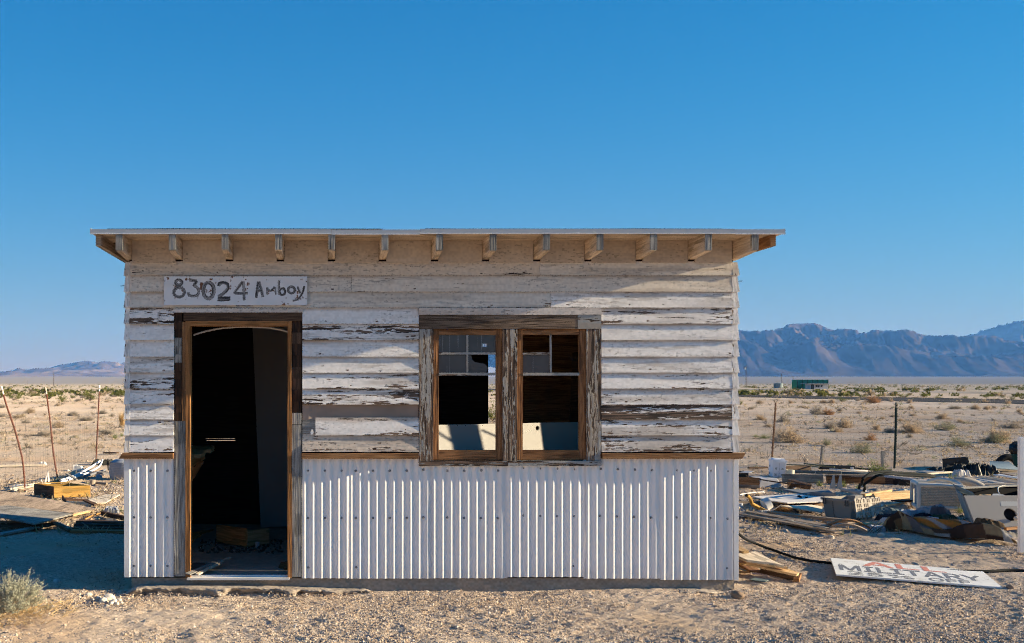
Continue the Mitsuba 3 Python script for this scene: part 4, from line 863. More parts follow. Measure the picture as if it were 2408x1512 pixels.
n = 900; a = g_.uniform(0, 6.28, n); rr = g_.uniform(.03, .40, n) ** 0.8; b1 = np.stack([rr * np.cos(a), rr * np.sin(a) - .10, 0 * a + .004], -1); dd = np.stack([np.cos(a + g_.normal(0, .7, n)), np.sin(a + g_.normal(0, .7, n)), g_.uniform(0, .45, n)], -1); tp = b1 + dd * g_.uniform(.04, .14, (n, 1))
strips(b1, tp, (b1 + tp) / 2 + [0, 0, .012], np.full(n, .0018), np.full(n, .001), np.array([.62, .45, .24]) * g_.uniform(.7, 1.25, (n, 1)), dg)
put('dry_grass', dg, 'leaf', label='flattened golden dry grass around the saltbush', category='grass', kind='stuff', to_world=mb)
# far scrub: too many and too small to tell apart
m = M(); N = 2600
d_ = np.exp(g_.uniform(np.log(125), np.log(900), N)); px = g_.uniform(-80, 2500, N); x = (px - CX) * d_ / FOC; keep = meshkit.noise(np.stack([x * .03, d_ * .02, 0 * x], -1), 4) > .38
x, d_ = x[keep], d_[keep]; N = len(x)
for i in range(N):
    s_ = g_.uniform(.5, 1.25); k = 26 if d_[i] < 260 else 14
    p_ = g_.normal(0, 1, (k, 3)); p_ /= np.linalg.norm(p_, axis=1, keepdims=True); p_ *= g_.uniform(.4, 1, (k, 1)) * [s_ * .75, s_ * .75, s_ * .55]; p_[:, 2] = np.abs(p_[:, 2]) + .05
    col = np.array([.12, .125, .04]) if g_.random() < .7 else np.array([.33, .26, .17])
    leaves(p_ + [x[i], d_[i], float(height(x[i], d_[i]))], g_.uniform(.14, .30, k) * s_, col * g_.uniform(.6, 1.4, (k, 1)), m, i)
put('distant_scrub', m, 'leaf', label='far line of low olive and tan scrub across the plain', category='scrub', kind='stuff')

# dry tufts and twigs too small to tell apart, all over the open sand
g_ = np.random.default_rng(31); m = M(); N = 9000
py = 900 + 4150 / np.exp(g_.uniform(np.log(11.5), np.log(120), N)); d_ = EYE * FOC / (py - CY); x = (g_.uniform(-60, 2480, N) - CX) * d_ / FOC
keep = (meshkit.fbm(np.stack([x * .25, d_ * .25, 0 * x], -1), 3, 4) + .25 * g_.random(N) > .58) & ~((x > -1.7) & (x < 3.3) & (d_ < 12.2)); x, d_ = x[keep], d_[keep]; N = len(x); k = 7
hz = height(x, d_); sz = (.03 + .07 * g_.random(N) ** 2) * (1 + d_ / 45)
b0 = np.repeat(np.stack([x, d_, hz], -1), k, 0) + g_.normal(0, 1, (N * k, 3)) * np.repeat(sz, k)[:, None] * [.4, .4, 0]; tp = b0 + g_.normal(0, 1, (N * k, 3)) * np.repeat(sz, k)[:, None] * [.7, .7, 0]; tp[:, 2] = b0[:, 2] + np.repeat(sz, k) * g_.uniform(.2, 1.1, N * k)
col = np.array([[.42, .33, .22], [.30, .25, .18], [.14, .11, .085], [.24, .24, .14]])[g_.choice(4, N, p=[.4, .3, .2, .1])]; w_ = np.repeat(.0028 * (1 + d_ / 14), k)
strips(b0, tp, (b0 + tp) / 2 + [0, 0, .005], w_, w_ * .5, np.repeat(col, k, 0) * g_.uniform(.7, 1.3, (N * k, 1)), m)
put('dry_tufts', m, 'leaf', label='tiny dry tufts and twigs strewn over the open sand', category='dry grass', kind='stuff')
y = np.exp(g_.uniform(np.log(12), np.log(60), 26000)); x = (g_.uniform(-80, 2490, len(y)) - CX) * y / FOC; keep = (meshkit.fbm(np.stack([x * .5, y * .5, 0 * x], -1), 3, 14) > .42) & ~((x > -1.7) & (x < 3.3) & (y < 11.9)); x, y = x[keep], y[keep]
put('scattered_stones', pebbles(x, y, (.006 + .014 * g_.random(len(x)) ** 3) * (1 + y / 40), 15), 'plain', label='small stones sprinkled over the sand beyond the cabin', category='stones', kind='stuff', smooth=False)
# ------------------------------------------------------------------ far things: poles, sheds
def pole(px, top, y, lab, r=.13, arm=False):
    b_ = at(px, 905, y); zt_ = EYE - (top - CY) * y / FOC; x = b_[0]; z0 = float(height(x, y)) - .3
    t = thing('power_pole', lab, 'pole'); put('mast', M().tube([[x, y, z0], [x, y, zt_]], [r * 1.2, r * .8], 8, (.10, .075, .06)), 'plain', t)
    if arm:
        put('crossarm', M().bx(x - 1.1, x + 1.1, y - .06, y + .06, zt_ - .9, zt_ - .75, pal=10), 'wood', t); put('transformer', M().lathe([(0, 0), (.28, 0), (.28, .85), (0, .85)], 12, (.45, .46, .48), mv(x - .45, y, zt_ - 1.9)), 'plain', t)
pole(1754.5, 858.5, 440, 'wooden power pole with transformer nearest the cabin wall at right', arm=True)
pole(1838.5, 878.5, 560, 'bare wooden pole left of the green shed, second from the cabin')
pole(1865, 886.5, 640, 'short bare wooden pole just left of the green shed')
pole(126.5, 876, 520, 'dark power pole left of the cabin, tallest on that side'); pole(64.5, 894, 900, 'thin faint pole near the left edge of the plain'); pole(289.5, 892, 900, 'thin faint pole beside the cabin wall at left'); pole(209, 904, 420, 'tiny thin pole midway along the left plain', .08)
Yb = 262.0; gx0, gx1 = at(1875, 0, Yb)[0], at(1947, 0, Yb)[0]; zb = float(height(gx0, Yb)); zt_ = at(0, 893, Yb)[2]
t = thing('green_shed', 'distant open shed hung with dark green shade cloth', 'shed')
gcol = (.02, .15, .12)
put('back_cloth', M().bx(gx0, gx1, Yb + 3.0, Yb + 3.1, zb, zt_, c=gcol), 'plain', t); put('side_cloth', M().bx(gx0, gx0 + 1.9, Yb + .3, Yb + .4, zb, zt_ - .1, c=gcol), 'plain', t)
put('top_cloth', M().bx(gx0, gx1, Yb, Yb + .1, zt_ - 1.15, zt_, c=(.028, .18, .145)), 'plain', t)
for i in range(7): x = gx0 + (gx1 - gx0) * i / 6; put('post', M().bx(x - .05, x + .05, Yb - .12, Yb - .02, zb, zt_ + .05, c=(.03, .05, .05)), 'plain', t)
x0, x1 = at(1899, 0, 256)[0], at(1947, 0, 256)[0]; za, zc = at(0, 912, 256)[2] - .3, at(0, 903, 256)[2]
t = thing('trailer', 'small pale trailer with a thin overhanging roof in front of the green shed', 'trailer')
put('body', M().bx(x0 + .8, x1, 256, 259, zb, zc, c=(.50, .50, .52)), 'plain', t); put('roof', M().bx(x0 - .2, x1 + .8, 255.3, 259.5, zc + .01, zc + .12, c=(.42, .42, .45)), 'plain', t)
for a, b_ in ((.40, .47), (.5, .57), (.66, .72)): put('window', M().bx(x0 + a * (x1 - x0), x0 + b_ * (x1 - x0), 255.9, 255.98, zc - .75, zc - .25, c=(.05, .06, .07)), 'plain', t)
put('door', M().bx(x0 + .8, x0 + 1.5, 255.9, 255.98, zb, zc - .1, c=(.06, .08, .09)), 'plain', t)
p_ = at(1830, 908, 300); put('water_tank', M().lathe([(0, 1.6), (1.2, 1.4), (1.25, 0)], 14, (.20, .25, .26), mv(p_[0], 300, float(height(p_[0], 300)))), 'plain', label='small grey tank far left of the green shed', category='tank')

# ------------------------------------------------------------------ fences
def tpost(pts, y, lab, c=(.12, .045, .032), tip=None, w=.027, cat='fence post'):
    P = np.array([at(a, b_, y) for a, b_ in pts]); t = thing('fence_post', lab, cat)
    P = np.array(smooth(P, 14)); P[-1, 2] = float(height(P[-1, 0], y)) - .05
    m = M(); m.tube(P, w / 2, 4, c)
    m.tube(P + [0, .02, 0], w * .22, 4, c); put('shaft', m, 'plain', t)
    if c[0] < .3:
        s_ = M()
        for q in smooth(P, 26)[1:-3]: s_.bx(q[0] - w * .25, q[0] + w * .25, q[1] - w * .8, q[1] - w * .3, q[2] - .012, q[2] + .012, c=c)
        put('studs', s_, 'plain', t, kind='stuff')
    if tip: put('tip', M().tube([P[0] + [0, 0, .003], P[0] * .45 + P[1] * .55, P[1]], w / 2 + .0015, 4, tip), 'plain', t)
    return P
F1 = tpost([LX(10, 295), LX(50, 440), LX(105, 600), LX(150, 760), LX(176, 880), LX(190, 1095)], 16.4, 'rusty steel post at far left, bowed and leaning, nearest the camera', tip=(.62, .58, .54))
F2 = tpost([LX(350, 302), LX(385, 560), LX(410, 800), LX(432, 940), LX(446, 1000)], 18.5, 'rusty steel post leaning right, second from the left edge', tip=(.45, .38, .33))
F3 = tpost([LX(766, 286), LX(756, 500), LX(738, 870)], 22.4, 'straight rusty post with a white top left of the cabin', tip=(.75, .74, .72))
F4 = tpost([RX(352, 757), RX(336, 1000), RX(320, 1225)], 20.9, 'thin brown post behind the white plastic hamper', (.24, .13, .075), w=.036)
F5 = tpost([RX(1350, 757), RX(1345, 1000), PB(1512, 420)], 20.5, 'dark green steel post standing right of the grey weeds', (.018, .035, .035), tip=(.22, .20, .15), w=.045)
def mesh_fence(A, B, lab, h=1.0, sag=.05, seed=1):
    """Wire netting hung between two post feet."""
    A, B = np.asarray(A, float), np.asarray(B, float); L = np.linalg.norm((B - A)[:2]); n = max(2, int(L / .15)); rows = 8
    g2 = np.random.default_rng(seed); u = np.linspace(0, 1, n + 1)
    t = thing('wire_fence', lab, 'fence'); m = M()
    dx = .05 * (meshkit.fbm(np.stack([u * L * .9, 0 * u + seed, 0 * u], -1), 3, 3) - .5)
    def pt(uu, vv):
        q = A + (B - A) * uu; b0 = float(height(q[0], q[1])); e = np.interp(uu, u, dx)
        return [q[0] + e * 2 * vv, q[1] + e * 3 * vv, b0 + h * vv - sag * math.sin(math.pi * uu) * vv + .02]
    for r_ in range(rows + 1): m.tube([pt(a, r_ / rows) for a in u[::2]] if n > 5 else [pt(a, r_ / rows) for a in u], .0017, 3, (.09, .075, .065), caps=False)
    for a in u[1:]: m.tube([pt(a, 0), pt(a + .003, .5), pt(a, 1)], .0015, 3, (.09, .075, .065), caps=False)
    put('netting', m, 'plain', t, kind='stuff')
ft = lambda P: P[-1]
mesh_fence(ft(F1) + [-4.5, -3.2, 0], ft(F1), 'sagging wire netting left of the nearest rusty post', 1.15, .25, 2); mesh_fence(ft(F1), ft(F2), 'wire netting between the first and second rusty posts', 1.15, .12, 3); mesh_fence(ft(F2), ft(F3), 'wire netting between the second post and the white topped post', 1.15, .12, 4)
mesh_fence(ft(F3), ft(F4), 'wire netting running behind the cabin to the brown post', 1.15, .1, 5); mesh_fence(ft(F4), ft(F5), 'wire netting between the brown post and the green post', 1.15, .1, 6); mesh_fence(ft(F5), ft(F5) + [7, .6, 0], 'wire netting right of the green post', 1.15, .3, 7)

# ------------------------------------------------------------------ debris helpers
def G(fn, a, b_, z=0.0):
    p = gnd(*fn(a, b_), z); p[2] = z + float(height(p[0], p[1])) * (1 if z < .03 else .5); return p
def board(fn, a, b_, w, t, pal, lab, z=(.02, .02), seed=0, cat='plank', up=None, n=6, wave=0.0, grp=None, name='plank'):
    p, q = G(fn, *a, z[0]), G(fn, *b_, z[1]); L = np.linalg.norm(q - p)
    df = None
    if wave:
        def df(P, wave=wave, L=L): P = P.copy(); x = P[..., 0] / L; P[..., 2] += wave * np.sin(x * 3.1416); P[..., 1] += wave * .2 * np.sin(x * 5 + seed); return P
    m = M().beam(L, w, t, frame(q - p, up, p), seed=seed, pal=pal, n=n if wave else 1, deform=df)
    return put(name, m, 'wood', label=lab, category=cat, group=grp)
def rod(fn, pts, r, c, lab, cat, z, name='pipe', mat='plain', sides=8):
    z = [z] * len(pts) if np.isscalar(z) else z
    P = np.array([G(fn, *p, zz) for p, zz in zip(pts, z)])
    if len(P) > 2: P = smooth(P, 30)
    return put(name, M().tube(P, r, sides, c), mat, label=lab, category=cat)
def sheet(fn, pts, z, th, lab, c=None, pal=None, seed=0, cat='sheet', name='sheet', mat=None):
    z = [z] * len(pts) if np.isscalar(z) else z
    P = np.array([G(fn, *p, zz) for p, zz in zip(pts, z)]); ct = P.mean(0); n = np.linalg.svd(P - ct)[2][2]; n = n if n[2] > 0 else -n
    P = P - np.outer((P - ct) @ n, n)
    x = unit(P[1] - P[0]); x = unit(x - n * (x @ n)); y = np.cross(n, x); m = np.eye(4); m[:3, 0], m[:3, 1], m[:3, 2], m[:3, 3] = x, y, n, P[0] - n * th
    pg = Polygon([((q - P[0]) @ x, (q - P[0]) @ y) for q in P]).buffer(0)
    return put(name, M().poly(pg, th, m, c or (.5, .5, .5), seed, pal or 0), mat or ('wood' if pal is not None else 'plain'), label=lab, category=cat)
def crumple(fn, a, b_, w, d, h, cols, lab, seed, cat='cloth', name='cloth', mat='plain', f=7.0, flat=.35, yaw=0, cells=None, n=46):
    """A crumpled piece of cloth or plastic, w wide, d deep, h high, with its near edge at that place."""
    p = G(fn, a, b_); g2 = np.random.default_rng(seed)
    u, v = np.meshgrid(np.linspace(-.5, .5, n), np.linspace(-.5, .5, n), indexing='ij')
    q = np.stack([u * w * f / .4, v * d * f / .4, 0 * u + seed], -1)
    edge = 1 - ss(.62, 1.0, np.maximum(np.abs(u), np.abs(v)) * 2 + .25 * (meshkit.noise(q * .5, seed) - .5))
    wx, wy = meshkit.fbm(q * .45 + 9, 3, seed + 3), meshkit.fbm(q * .45 + 31, 3, seed + 4)
    r_ = ridged(q * .5 + np.stack([wx, wy, 0 * wx], -1) * 1.6, seed, 3)
    z = h * edge * (flat * .7 + (1 - flat * .5) * np.minimum(r_, .75) * (.4 + .8 * meshkit.fbm(q * .3, 3, seed + 6)) * 1.15)
    x = u * w * (.82 + .5 * (wx - .5)) + .10 * w * (meshkit.noise(q * .35, seed + 1) - .5); y = v * d + .12 * d * (wy - .5) + d / 2
    cols = np.asarray(cols, float).reshape(-1, 3); k = np.clip((meshkit.fbm(q * .22 + 5, 3, seed + 8) - .25) * 2 * len(cols), 0, len(cols) - 1e-3).astype(int)
    C = cols[k] * (0.85 + .3 * meshkit.noise(q * 3, seed))[..., None]
    hz = height(p[0] + x, p[1] + y)
    m = M(); m.grid(np.stack([x, y, z - (1 - edge) * .03 + hz * 0 + .012], -1), np.stack([u * w, v * d], -1), C)
    return put(name, m, mat, label=lab, category=cat, to_world=mv(p[0], p[1], float(height(p[0], p[1] + d / 2)), yaw))
def hull(pts, c, lab, cat, name, mat='plain', parent=None):
    hm = trimesh.Trimesh(np.asarray(pts)).convex_hull if False else trimesh.convex.convex_hull(np.asarray(pts, float))
    V = np.array(hm.vertices)[np.array(hm.faces)].reshape(-1, 3)
    return put(name, M().add(V, np.arange(len(V)).reshape(-1, 3), None, c), mat, parent, label=lab, category=cat, smooth=False)

# ------------------------------------------------------------------ right: the far part of the debris
h_ = thing('plastic_hamper', 'white plastic hamper with grey square vents in front of the brown post', 'hamper')
p = G(PA, 836, 790); rotm = rot([0, 0, 1], -6); rotm = rot([0, 1, 0], 4) @ rotm; rotm[:3, 3] = p
tf = lambda m: (m.v.__setitem__(slice(None), [v @ rotm[:3, :3].T + rotm[:3, 3] for v in m.v]), m)[1]
W_ = (.72, .73, .76); bw, bd, bh = .225, .25, .275
body = trimesh.convex.convex_hull(np.array([[sx * (.5 * ww) + bw / 2, sy * (.5 * dd) + bd / 2, z] for sx in (-1, 1) for sy in (-1, 1) for z, ww, dd in ((0, bw * .9, bd * .9), (bh, bw, bd))]))
V = np.array(body.vertices)[np.array(body.faces)].reshape(-1, 3)
put('body', tf(M().add(V, np.arange(len(V)).reshape(-1, 3), None, W_)), 'plain', h_, smooth=False)
put('lid', tf(M().bx(-.008, bw + .008, -.008, bd + .008, bh + .001, bh + .035, c=W_).bx(.02, bw - .02, .02, bd - .02, bh + .036, bh + .058, c=W_)), 'plain', h_)
put('handle', tf(M().bx(.05, bw - .02, -.022, -.010, bh - .01, bh + .004, c=W_).bx(bw - .032, bw - .02, -.022, -.010, bh - .04, bh - .01, c=W_)), 'plain', h_)
put('seam', tf(M().bx(.108, .112, -.001, .004, .0, bh - .005, c=(.30, .30, .33))), 'plain', h_)
for x in (.055, .165):
    for z in (.05, .16): put('vent', tf(M().bx(x - .017, x + .017, -.002 + (.006 if z < .1 else .003), .010, z - .017, z + .017, c=(.36, .36, .34))), 'plain', h_)
for yv in (.17, .195, .22):
    for z in (.06, .19): put('slot', tf(M().bx(-.001 + (.006 if z < .1 else .002), .012, yv - .006, yv + .006, z - .02, z + .02, c=(.33, .33, .36))), 'plain', h_)
board(PA, (1955, 500), (1960, 480), .05, .03, 7, 'grey wooden stake', (.0, .0)) if False else None
t = thing('wooden_stake', 'grey wooden stake with two pale laths leaning against it', 'stake'); b_ = at(*PA(1925, 500), 21.0); e = at(*PA(1985, 75), 21.0)
put('shaft', M().bar(b_ - [0, 0, .1], e, .055, .03, [0, -1, 0], pal=0), 'wood', t); put('lath', M().bar(at(*PA(1950, 490), 20.9), at(*PA(1996, 110), 20.95), .022, .016, [0, -1, 0], pal=8), 'wood', t); put('lath', M().bar(at(*PA(1992, 480), 20.88), at(*PA(2002, 130), 20.93), .014, .012, [0, -1, 0], pal=8), 'wood', t)
put('wooden_stake', M().bar(at(*PB(1240, 460), 20.4) - [0, 0, .1], at(*PB(1252, 8), 20.4), .055, .035, [0, -1, 0], pal=0, seed=3), 'wood', label='short grey wooden stake left of the dark green post', category='stake')
p0 = G(PA, 75, 792); hull([p0, G(PA, 300, 785), p0 + [0, 0, .075], G(PA, 300, 785) + [0, 0, .075], p0 + [.0, .35, .0], p0 + [0, .35, .08], G(PA, 300, 785) + [0.05, .35, .08]], (.02, .021, .026), 'flat black box by the cabin corner', 'box', 'black_box')
sheet(PA, [(75, 670), (310, 700), (420, 645), (260, 640)], [.11, .11, .14, .12], .004, 'curled grey sheet lying over the flat black box', (.40, .39, .38))
wb = thing('wooden_crate', 'brown weathered wooden crate with a dark opening beside the cabin corner', 'crate'); a0, a1 = G(PA, 60, 1045), G(PA, 545, 1050)
put('front', M().bar(a0 + [0, 0, .09], a1 + [0, 0, .09], .17, .02, [0, -1, 0], pal=1, seed=2), 'wood', wb); put('board', M().bar(a0 + [0, -.012, .035], a1 + [.0, -.012, .035], .05, .012, [0, -1, .3], pal=7, seed=3), 'wood', wb)
put('back', M().bar(a0 + [0, .42, .12], a1 + [-.05, .42, .12], .16, .02, [0, -1, 0], pal=10, seed=5), 'wood', wb); put('side', M().bar(a1 + [0, .012, .085], a1 + [-.05, .41, .085], .16, .02, [1, 0, 0], pal=10), 'wood', wb)
crumple(PA, 840, 1020, .50, .75, .10, [(.42, .41, .41), (.38, .38, .39)], 'bowed pale grey plastic sheet in front of the white hamper', 31, 'sheet', 'plastic_sheet', f=1.2, flat=1.2)
rod(PA, [(430, 825), (800, 880), (1240, 940)], .010, (.07, .045, .03), 'thin rusty rod lying across the pale grey sheet', 'rod', [.12, .13, .10], 'rod')
rod(PA, [(105, 1168), (400, 1128), (640, 1108)], .008, (.72, .70, .68), 'thin white rod on the ground by the cabin corner', 'rod', .02, 'rod')
put('jar', M().lathe([(0, 0), (.03, 0), (.032, .04), (.02, .05), (0, .05)], 12, (.45, .46, .48), np.array(mv(*G(PA, 600, 1130))) @ rot([1, 0, 0], 80)), 'glossy', label='small clear jar at the end of the white rod', category='jar')
sheet(PA, [(390, 1225), (760, 1300), (1180, 1345), (2000, 1335), (2420, 1215), (2050, 1165), (1500, 1140), (900, 1180)], [.10, .10, .10, .06, .04, .05, .07, .09], .012, 'large white panel lying flat across the debris', (.55, .52, .49))
sheet(PA, [(390, 1250), (950, 1350), (2000, 1345), (2300, 1260)], [.07, .07, .035, .03], .010, 'tan backing board under the large white panel', pal=3)
put('tin_can', M().lathe([(0, .10), (.045, .10), (.045, .0), (0, 0)], 16, (.52, .53, .55), mv(*G(PA, 735, 1395))), 'plain', label='white tin can standing left of the large panel', category='can')
crumple(PA, 1320, 1390, .16, .14, .085, [(.012, .012, .014)], 'left black rag on the edge of the large white panel', 41, 'rag', 'rag'); crumple(PA, 1560, 1375, .17, .16, .115, [(.012, .012, .014)], 'right black rag on the edge of the large white panel', 42, 'rag', 'rag')
crumple(PA, 1700, 1372, .14, .10, .07, [(.5, .5, .52), (.12, .14, .2)], 'crumpled silver wrapper beside the black rags', 43, 'wrapper', 'wrapper', 'glossy'); crumple(PA, 1080, 1395, .12, .08, .03, [(.2, .16, .36), (.5, .47, .45), (.45, .3, .12)], 'purple and white packet near the tin can', 44, 'packet', 'packet')
lg = thing('chair_leg', 'curved golden wooden chair leg standing up by the cabin corner', 'chair leg')
P = smooth([G(PA, 265, 1185, .27), G(PA, 345, 1270, .20), G(PA, 400, 1400, .11), G(PD, 380, 255, .07), G(PD, 500, 320, .03)], 24)
put('leg', M().tube(P, np.linspace(.020, .028, 24), 6, (.46, .27, .075)), 'plain', lg); put('foot', M().tube([P[0] + [-.01, 0, .012], P[0]], .026, 6, (.045, .03, .02)), 'plain', lg)
put('bucket_lid', M().lathe([(0, .085), (.075, .085), (.085, .0), (.0, .0)], 20, (.68, .67, .65), np.array(mv(*(G(PD, 470, 290) + [0, 0, .06]))) @ rot([0, 1, 0], 62)), 'plain', label='white plastic tub on its side behind the golden chair leg', category='tub')
put('tub', M().lathe([(0, .05), (.03, .05), (.032, 0), (0, 0)], 14, (.55, .56, .58), np.array(mv(*(G(PA, 118, 1450)))) ), 'plain', label='small white tub by the cabin corner, below the short plank', category='tub')
board(PA, (75, 1395), (310, 1395), .09, .02, 7, 'short brown plank end by the cabin corner', (.03, .03), 4, up=[0, -1, .4])
board(PA, (110, 1330), (580, 1350), .05, .015, 0, 'thin grey lath behind the short plank end', (.04, .03), 6)
# long pipes and timbers along the back
rod(PA, [(1345, 660), (2400, 690)], .028, (.085, .11, .125), 'thick grey green pipe along the back of the debris', 'pipe', [.06, .07], sides=14)
rod(PB, [(0, 480), (730, 530), (1250, 510)], .024, (.075, .10, .115), 'second grey pipe continuing behind the green weed', 'pipe', [.05, .05, .05], sides=12)
rod(PA, [(1140, 498), (1560, 522), (1900, 552)], .011, (.20, .19, .12), 'thin olive rod right of the hamper', 'rod', [.10, .10, .12], 'rod'); rod(PA, [(1565, 482), (1900, 522), (2250, 560)], .013, (.12, .13, .08), 'thin dark olive rod crossing at the stake', 'rod', [.20, .20, .19], 'rod')
board(PA, (300, 578), (720, 572), .06, .03, 10, 'dark plank left of the white hamper', (.03, .03), 3)
board(PA, (1120, 600), (1700, 590), .10, .04, 10, 'dark timber right of the white hamper', (.06, .06), 4, up=[0, -1, .5])
fr_ = thing('metal_channel', 'dark metal channel with a pale side among the long pipes', 'channel')
q0, q1 = G(PA, 1960, 545, .16), G(PB, 625, 385, .16); put('rail', M().bar(q0, q1, .05, .06, [0, 0, 1], c=(.035, .037, .04)), 'glossy', fr_); put('web', M().bar(q0 + [.3, -.04, -.01], q1 + [-.05, -.04, -.01], .035, .008, [0, -1, 0], c=(.45, .47, .50)), 'plain', fr_)
rod(PA, [(1890, 570), (2400, 600)], .022, (.018, .02, .024), 'black pipe under the metal channel', 'pipe', [.09, .09]); rod(PB, [(50, 415), (470, 440), (900, 462)], .014, (.50, .51, .50), 'pale thin pipe under the metal channel', 'pipe', [.09, .08, .05])
rod(PB, [(630, 392), (1000, 430), (1450, 440)], .014, (.03, .032, .036), 'black thin pipe reaching to the green post', 'pipe', [.08, .05, .03])
put('plastic_sliver', M().bar(G(PA, 1745, 790, .04), G(PA, 1815, 690, .16), .03, .006, [0, -1, 0], c=(.66, .66, .66)), 'plain', label='small white plastic sliver sticking up between pipe and timber', category='plastic')
put('cream_cup', M().lathe([(0, .0), (.062, .0), (.074, .125), (.068, .125), (.056, .01)], 14, (.56, .54, .44), mv(*G(PA, 1240, 795))), 'plain', label='cream plastic pot right of the white hamper', category='pot')
board(PA, (1060, 812), (1990, 838), .14, .03, 7, 'long grey brown board in front of the pipes', (.07, .07), 5, up=[0, -1, .45]); board(PA, (1250, 860), (1660, 960), .10, .025, 10, 'dark board propped on the long grey brown board', (.10, .08), 6)
sheet(PA, [(1240, 1000), (1300, 900), (1740, 960), (1720, 1050), (1330, 1045)], [.04, .12, .12, .05, .03], .02, 'black brown panel with pale flecks beside the overturned table', pal=10, seed=7)
board(PA, (1190, 985), (1310, 985), .10, .05, 1, 'short rusty brown block left of the black brown panel', (.05, .05), 8, up=[0, -1, .3])
board(PB, (-20, 560), (1290, 580), .07, .03, 7, 'long tan rail lying over the heavy brown timber', (.15, .15), 11); board(PB, (-20, 650), (1290, 665), .13, .05, 1, 'heavy red brown timber in the middle of the debris', (.08, .08), 12, up=[0, -1, .3]); board(PB, (-20, 590), (1100, 605), .05, .03, 10, 'dark batten between rail and timber', (.13, .13), 13)
board(PB, (1080, 690), (2080, 730), .12, .04, 10, 'dark brown timber right of the heavy timber', (.05, .05), 14, up=[0, -1, .4])
put('steel_track', M().bar(G(PB, 1295, 575, .17), G(PB, 2010, 665, .12), .05, .035, [0, 0, 1], c=(.36, .38, .42)), 'plain', label='pale grey steel track leading to the rattan chair', category='track')
for nm, pts, z in (('outer black hose arching over the timbers', [(712, 885), (735, 770), (790, 645), (960, 510), (1200, 470), (1600, 492), (2150, 535), (2420, 575)], [.02, .18, .36, .43, .44, .37, .30, .24]), ('inner black hose arching over the timbers', [(828, 930), (850, 830), (905, 710), (1000, 615), (1150, 545), (1300, 522), (1700, 545), (2300, 585), (2600, 720)], [.02, .14, .28, .35, .40, .41, .34, .28, .10])):
    rod(PB, pts, .019, (.012, .015, .017), nm, 'hose', z, 'hose', 'plain', 10)
crumple(PB, 1590, 785, .16, .16, .15, [(.03, .018, .016)], 'dark brown lump left of the rattan chair', 51, 'rag', 'rag'); crumple(PB, 1290, 708, .15, .12, .12, [(.06, .09, .14), (.42, .42, .42)], 'blue grey bundle under the black hoses', 52, 'bundle', 'bundle')
rod(PB, [(1660, 690), (1760, 730), (1900, 800)], .013, (.02, .02, .02), 'black twisted strap right of the dark brown lump', 'strap', [.10, .07, .02], 'strap')
# overturned grey table
tb = thing('overturned_table', 'grey plastic table lying upside down with its legs in the air', 'table')
C0, C1, C2, C3 = G(PA, 1640, 1165, .08), G(PA, 2290, 1180, .08), G(PA, 2420, 1040, .10), G(PA, 1570, 1010, .12)
put('top', slab([C0, C1, C1 + [.15, .55, .02], C0 + [-.12, .55, .02]], .03, (.17, .185, .20)), 'plain', tb); put('apron', M().bar(C0 + [.02, -.01, -.01], C1 + [-.02, -.01, -.01], .09, .02, [0, -1, 0], c=(.20, .20, .205)), 'plain', tb)
for a, b_ in ((2200, 845), (2355, 800)):
    f_ = G(PA, a + 15, 1040, .10); tp = f_ + [.01, .0, .20]; hull([f_ + [-.045, 0, 0], f_ + [.035, 0, 0], f_ + [-.03, .05, 0], f_ + [.03, .05, 0], tp + [-.012, 0, 0], tp + [.012, 0, 0], tp + [0, .03, 0]], (.24, .26, .29), None, None, 'leg', parent=tb)
crumple(PA, 1850, 1160, .40, .1, .05, [(.6, .6, .62), (.10, .12, .24), (.3, .3, .34)], 'blue and white plastic rubbish under the overturned table', 53, 'rubbish', 'rubbish', 'glossy')
rod(PB, [(330, 885), (560, 920), (790, 965)], .030, (.40, .38, .37), 'short grey pipe ending at the foot of the hoses', 'pipe', [.07, .06, .05], sides=12); crumple(PB, 850, 985, .22, .14, .07, [(.66, .65, .64)], 'crushed white plastic at the end of the short grey pipe', 54, 'plastic', 'plastic_scrap')
board(PB, (815, 1000), (1420, 890), .055, .03, 3, 'yellow lath behind the crate pointing right', (.08, .06), 21); board(PB, (1085, 1065), (1990, 1010), .15, .03, 3, 'broad fresh tan plank right of the crate', (.09, .09), 22, up=[0, -.8, .6]); board(PB, (1085, 1098), (1990, 1058), .12, .03, 10, 'dark plank under the broad tan plank', (.04, .04), 23)
sheet(PB, [(1085, 1240), (1400, 1260), (1760, 1170), (1800, 1080), (1090, 1110)], [.05, .04, .04, .06, .06], .012, 'cream board between crate and rattan chair', pal=8, seed=24)
board(PB, (1560, 1130), (1990, 1100), .16, .02, 2, 'black broken board at the left foot of the rattan chair', (.09, .09), 25); board(PB, (1300, 1235), (1760, 1170), .035, .02, 3, 'yellow lath on the cream board', (.07, .07), 26)
crumple(PB, 1850, 975, .30, .2, .06, [(.6, .58, .5), (.45, .42, .36)], 'white paper scraps left of the rattan chair', 55, 'paper', 'paper'); crumple(PB, 1020, 960, .5, .35, .05, [(.24, .2, .17), (.32, .27, .22)], 'low heap of dirt behind the crate', 56, 'dirt', 'dirt_heap')
board(PA, (2000, 1230), (2640, 1215), .03, .02, 8, 'thin pale lath on top of the large white panel', (.16, .16), 27)
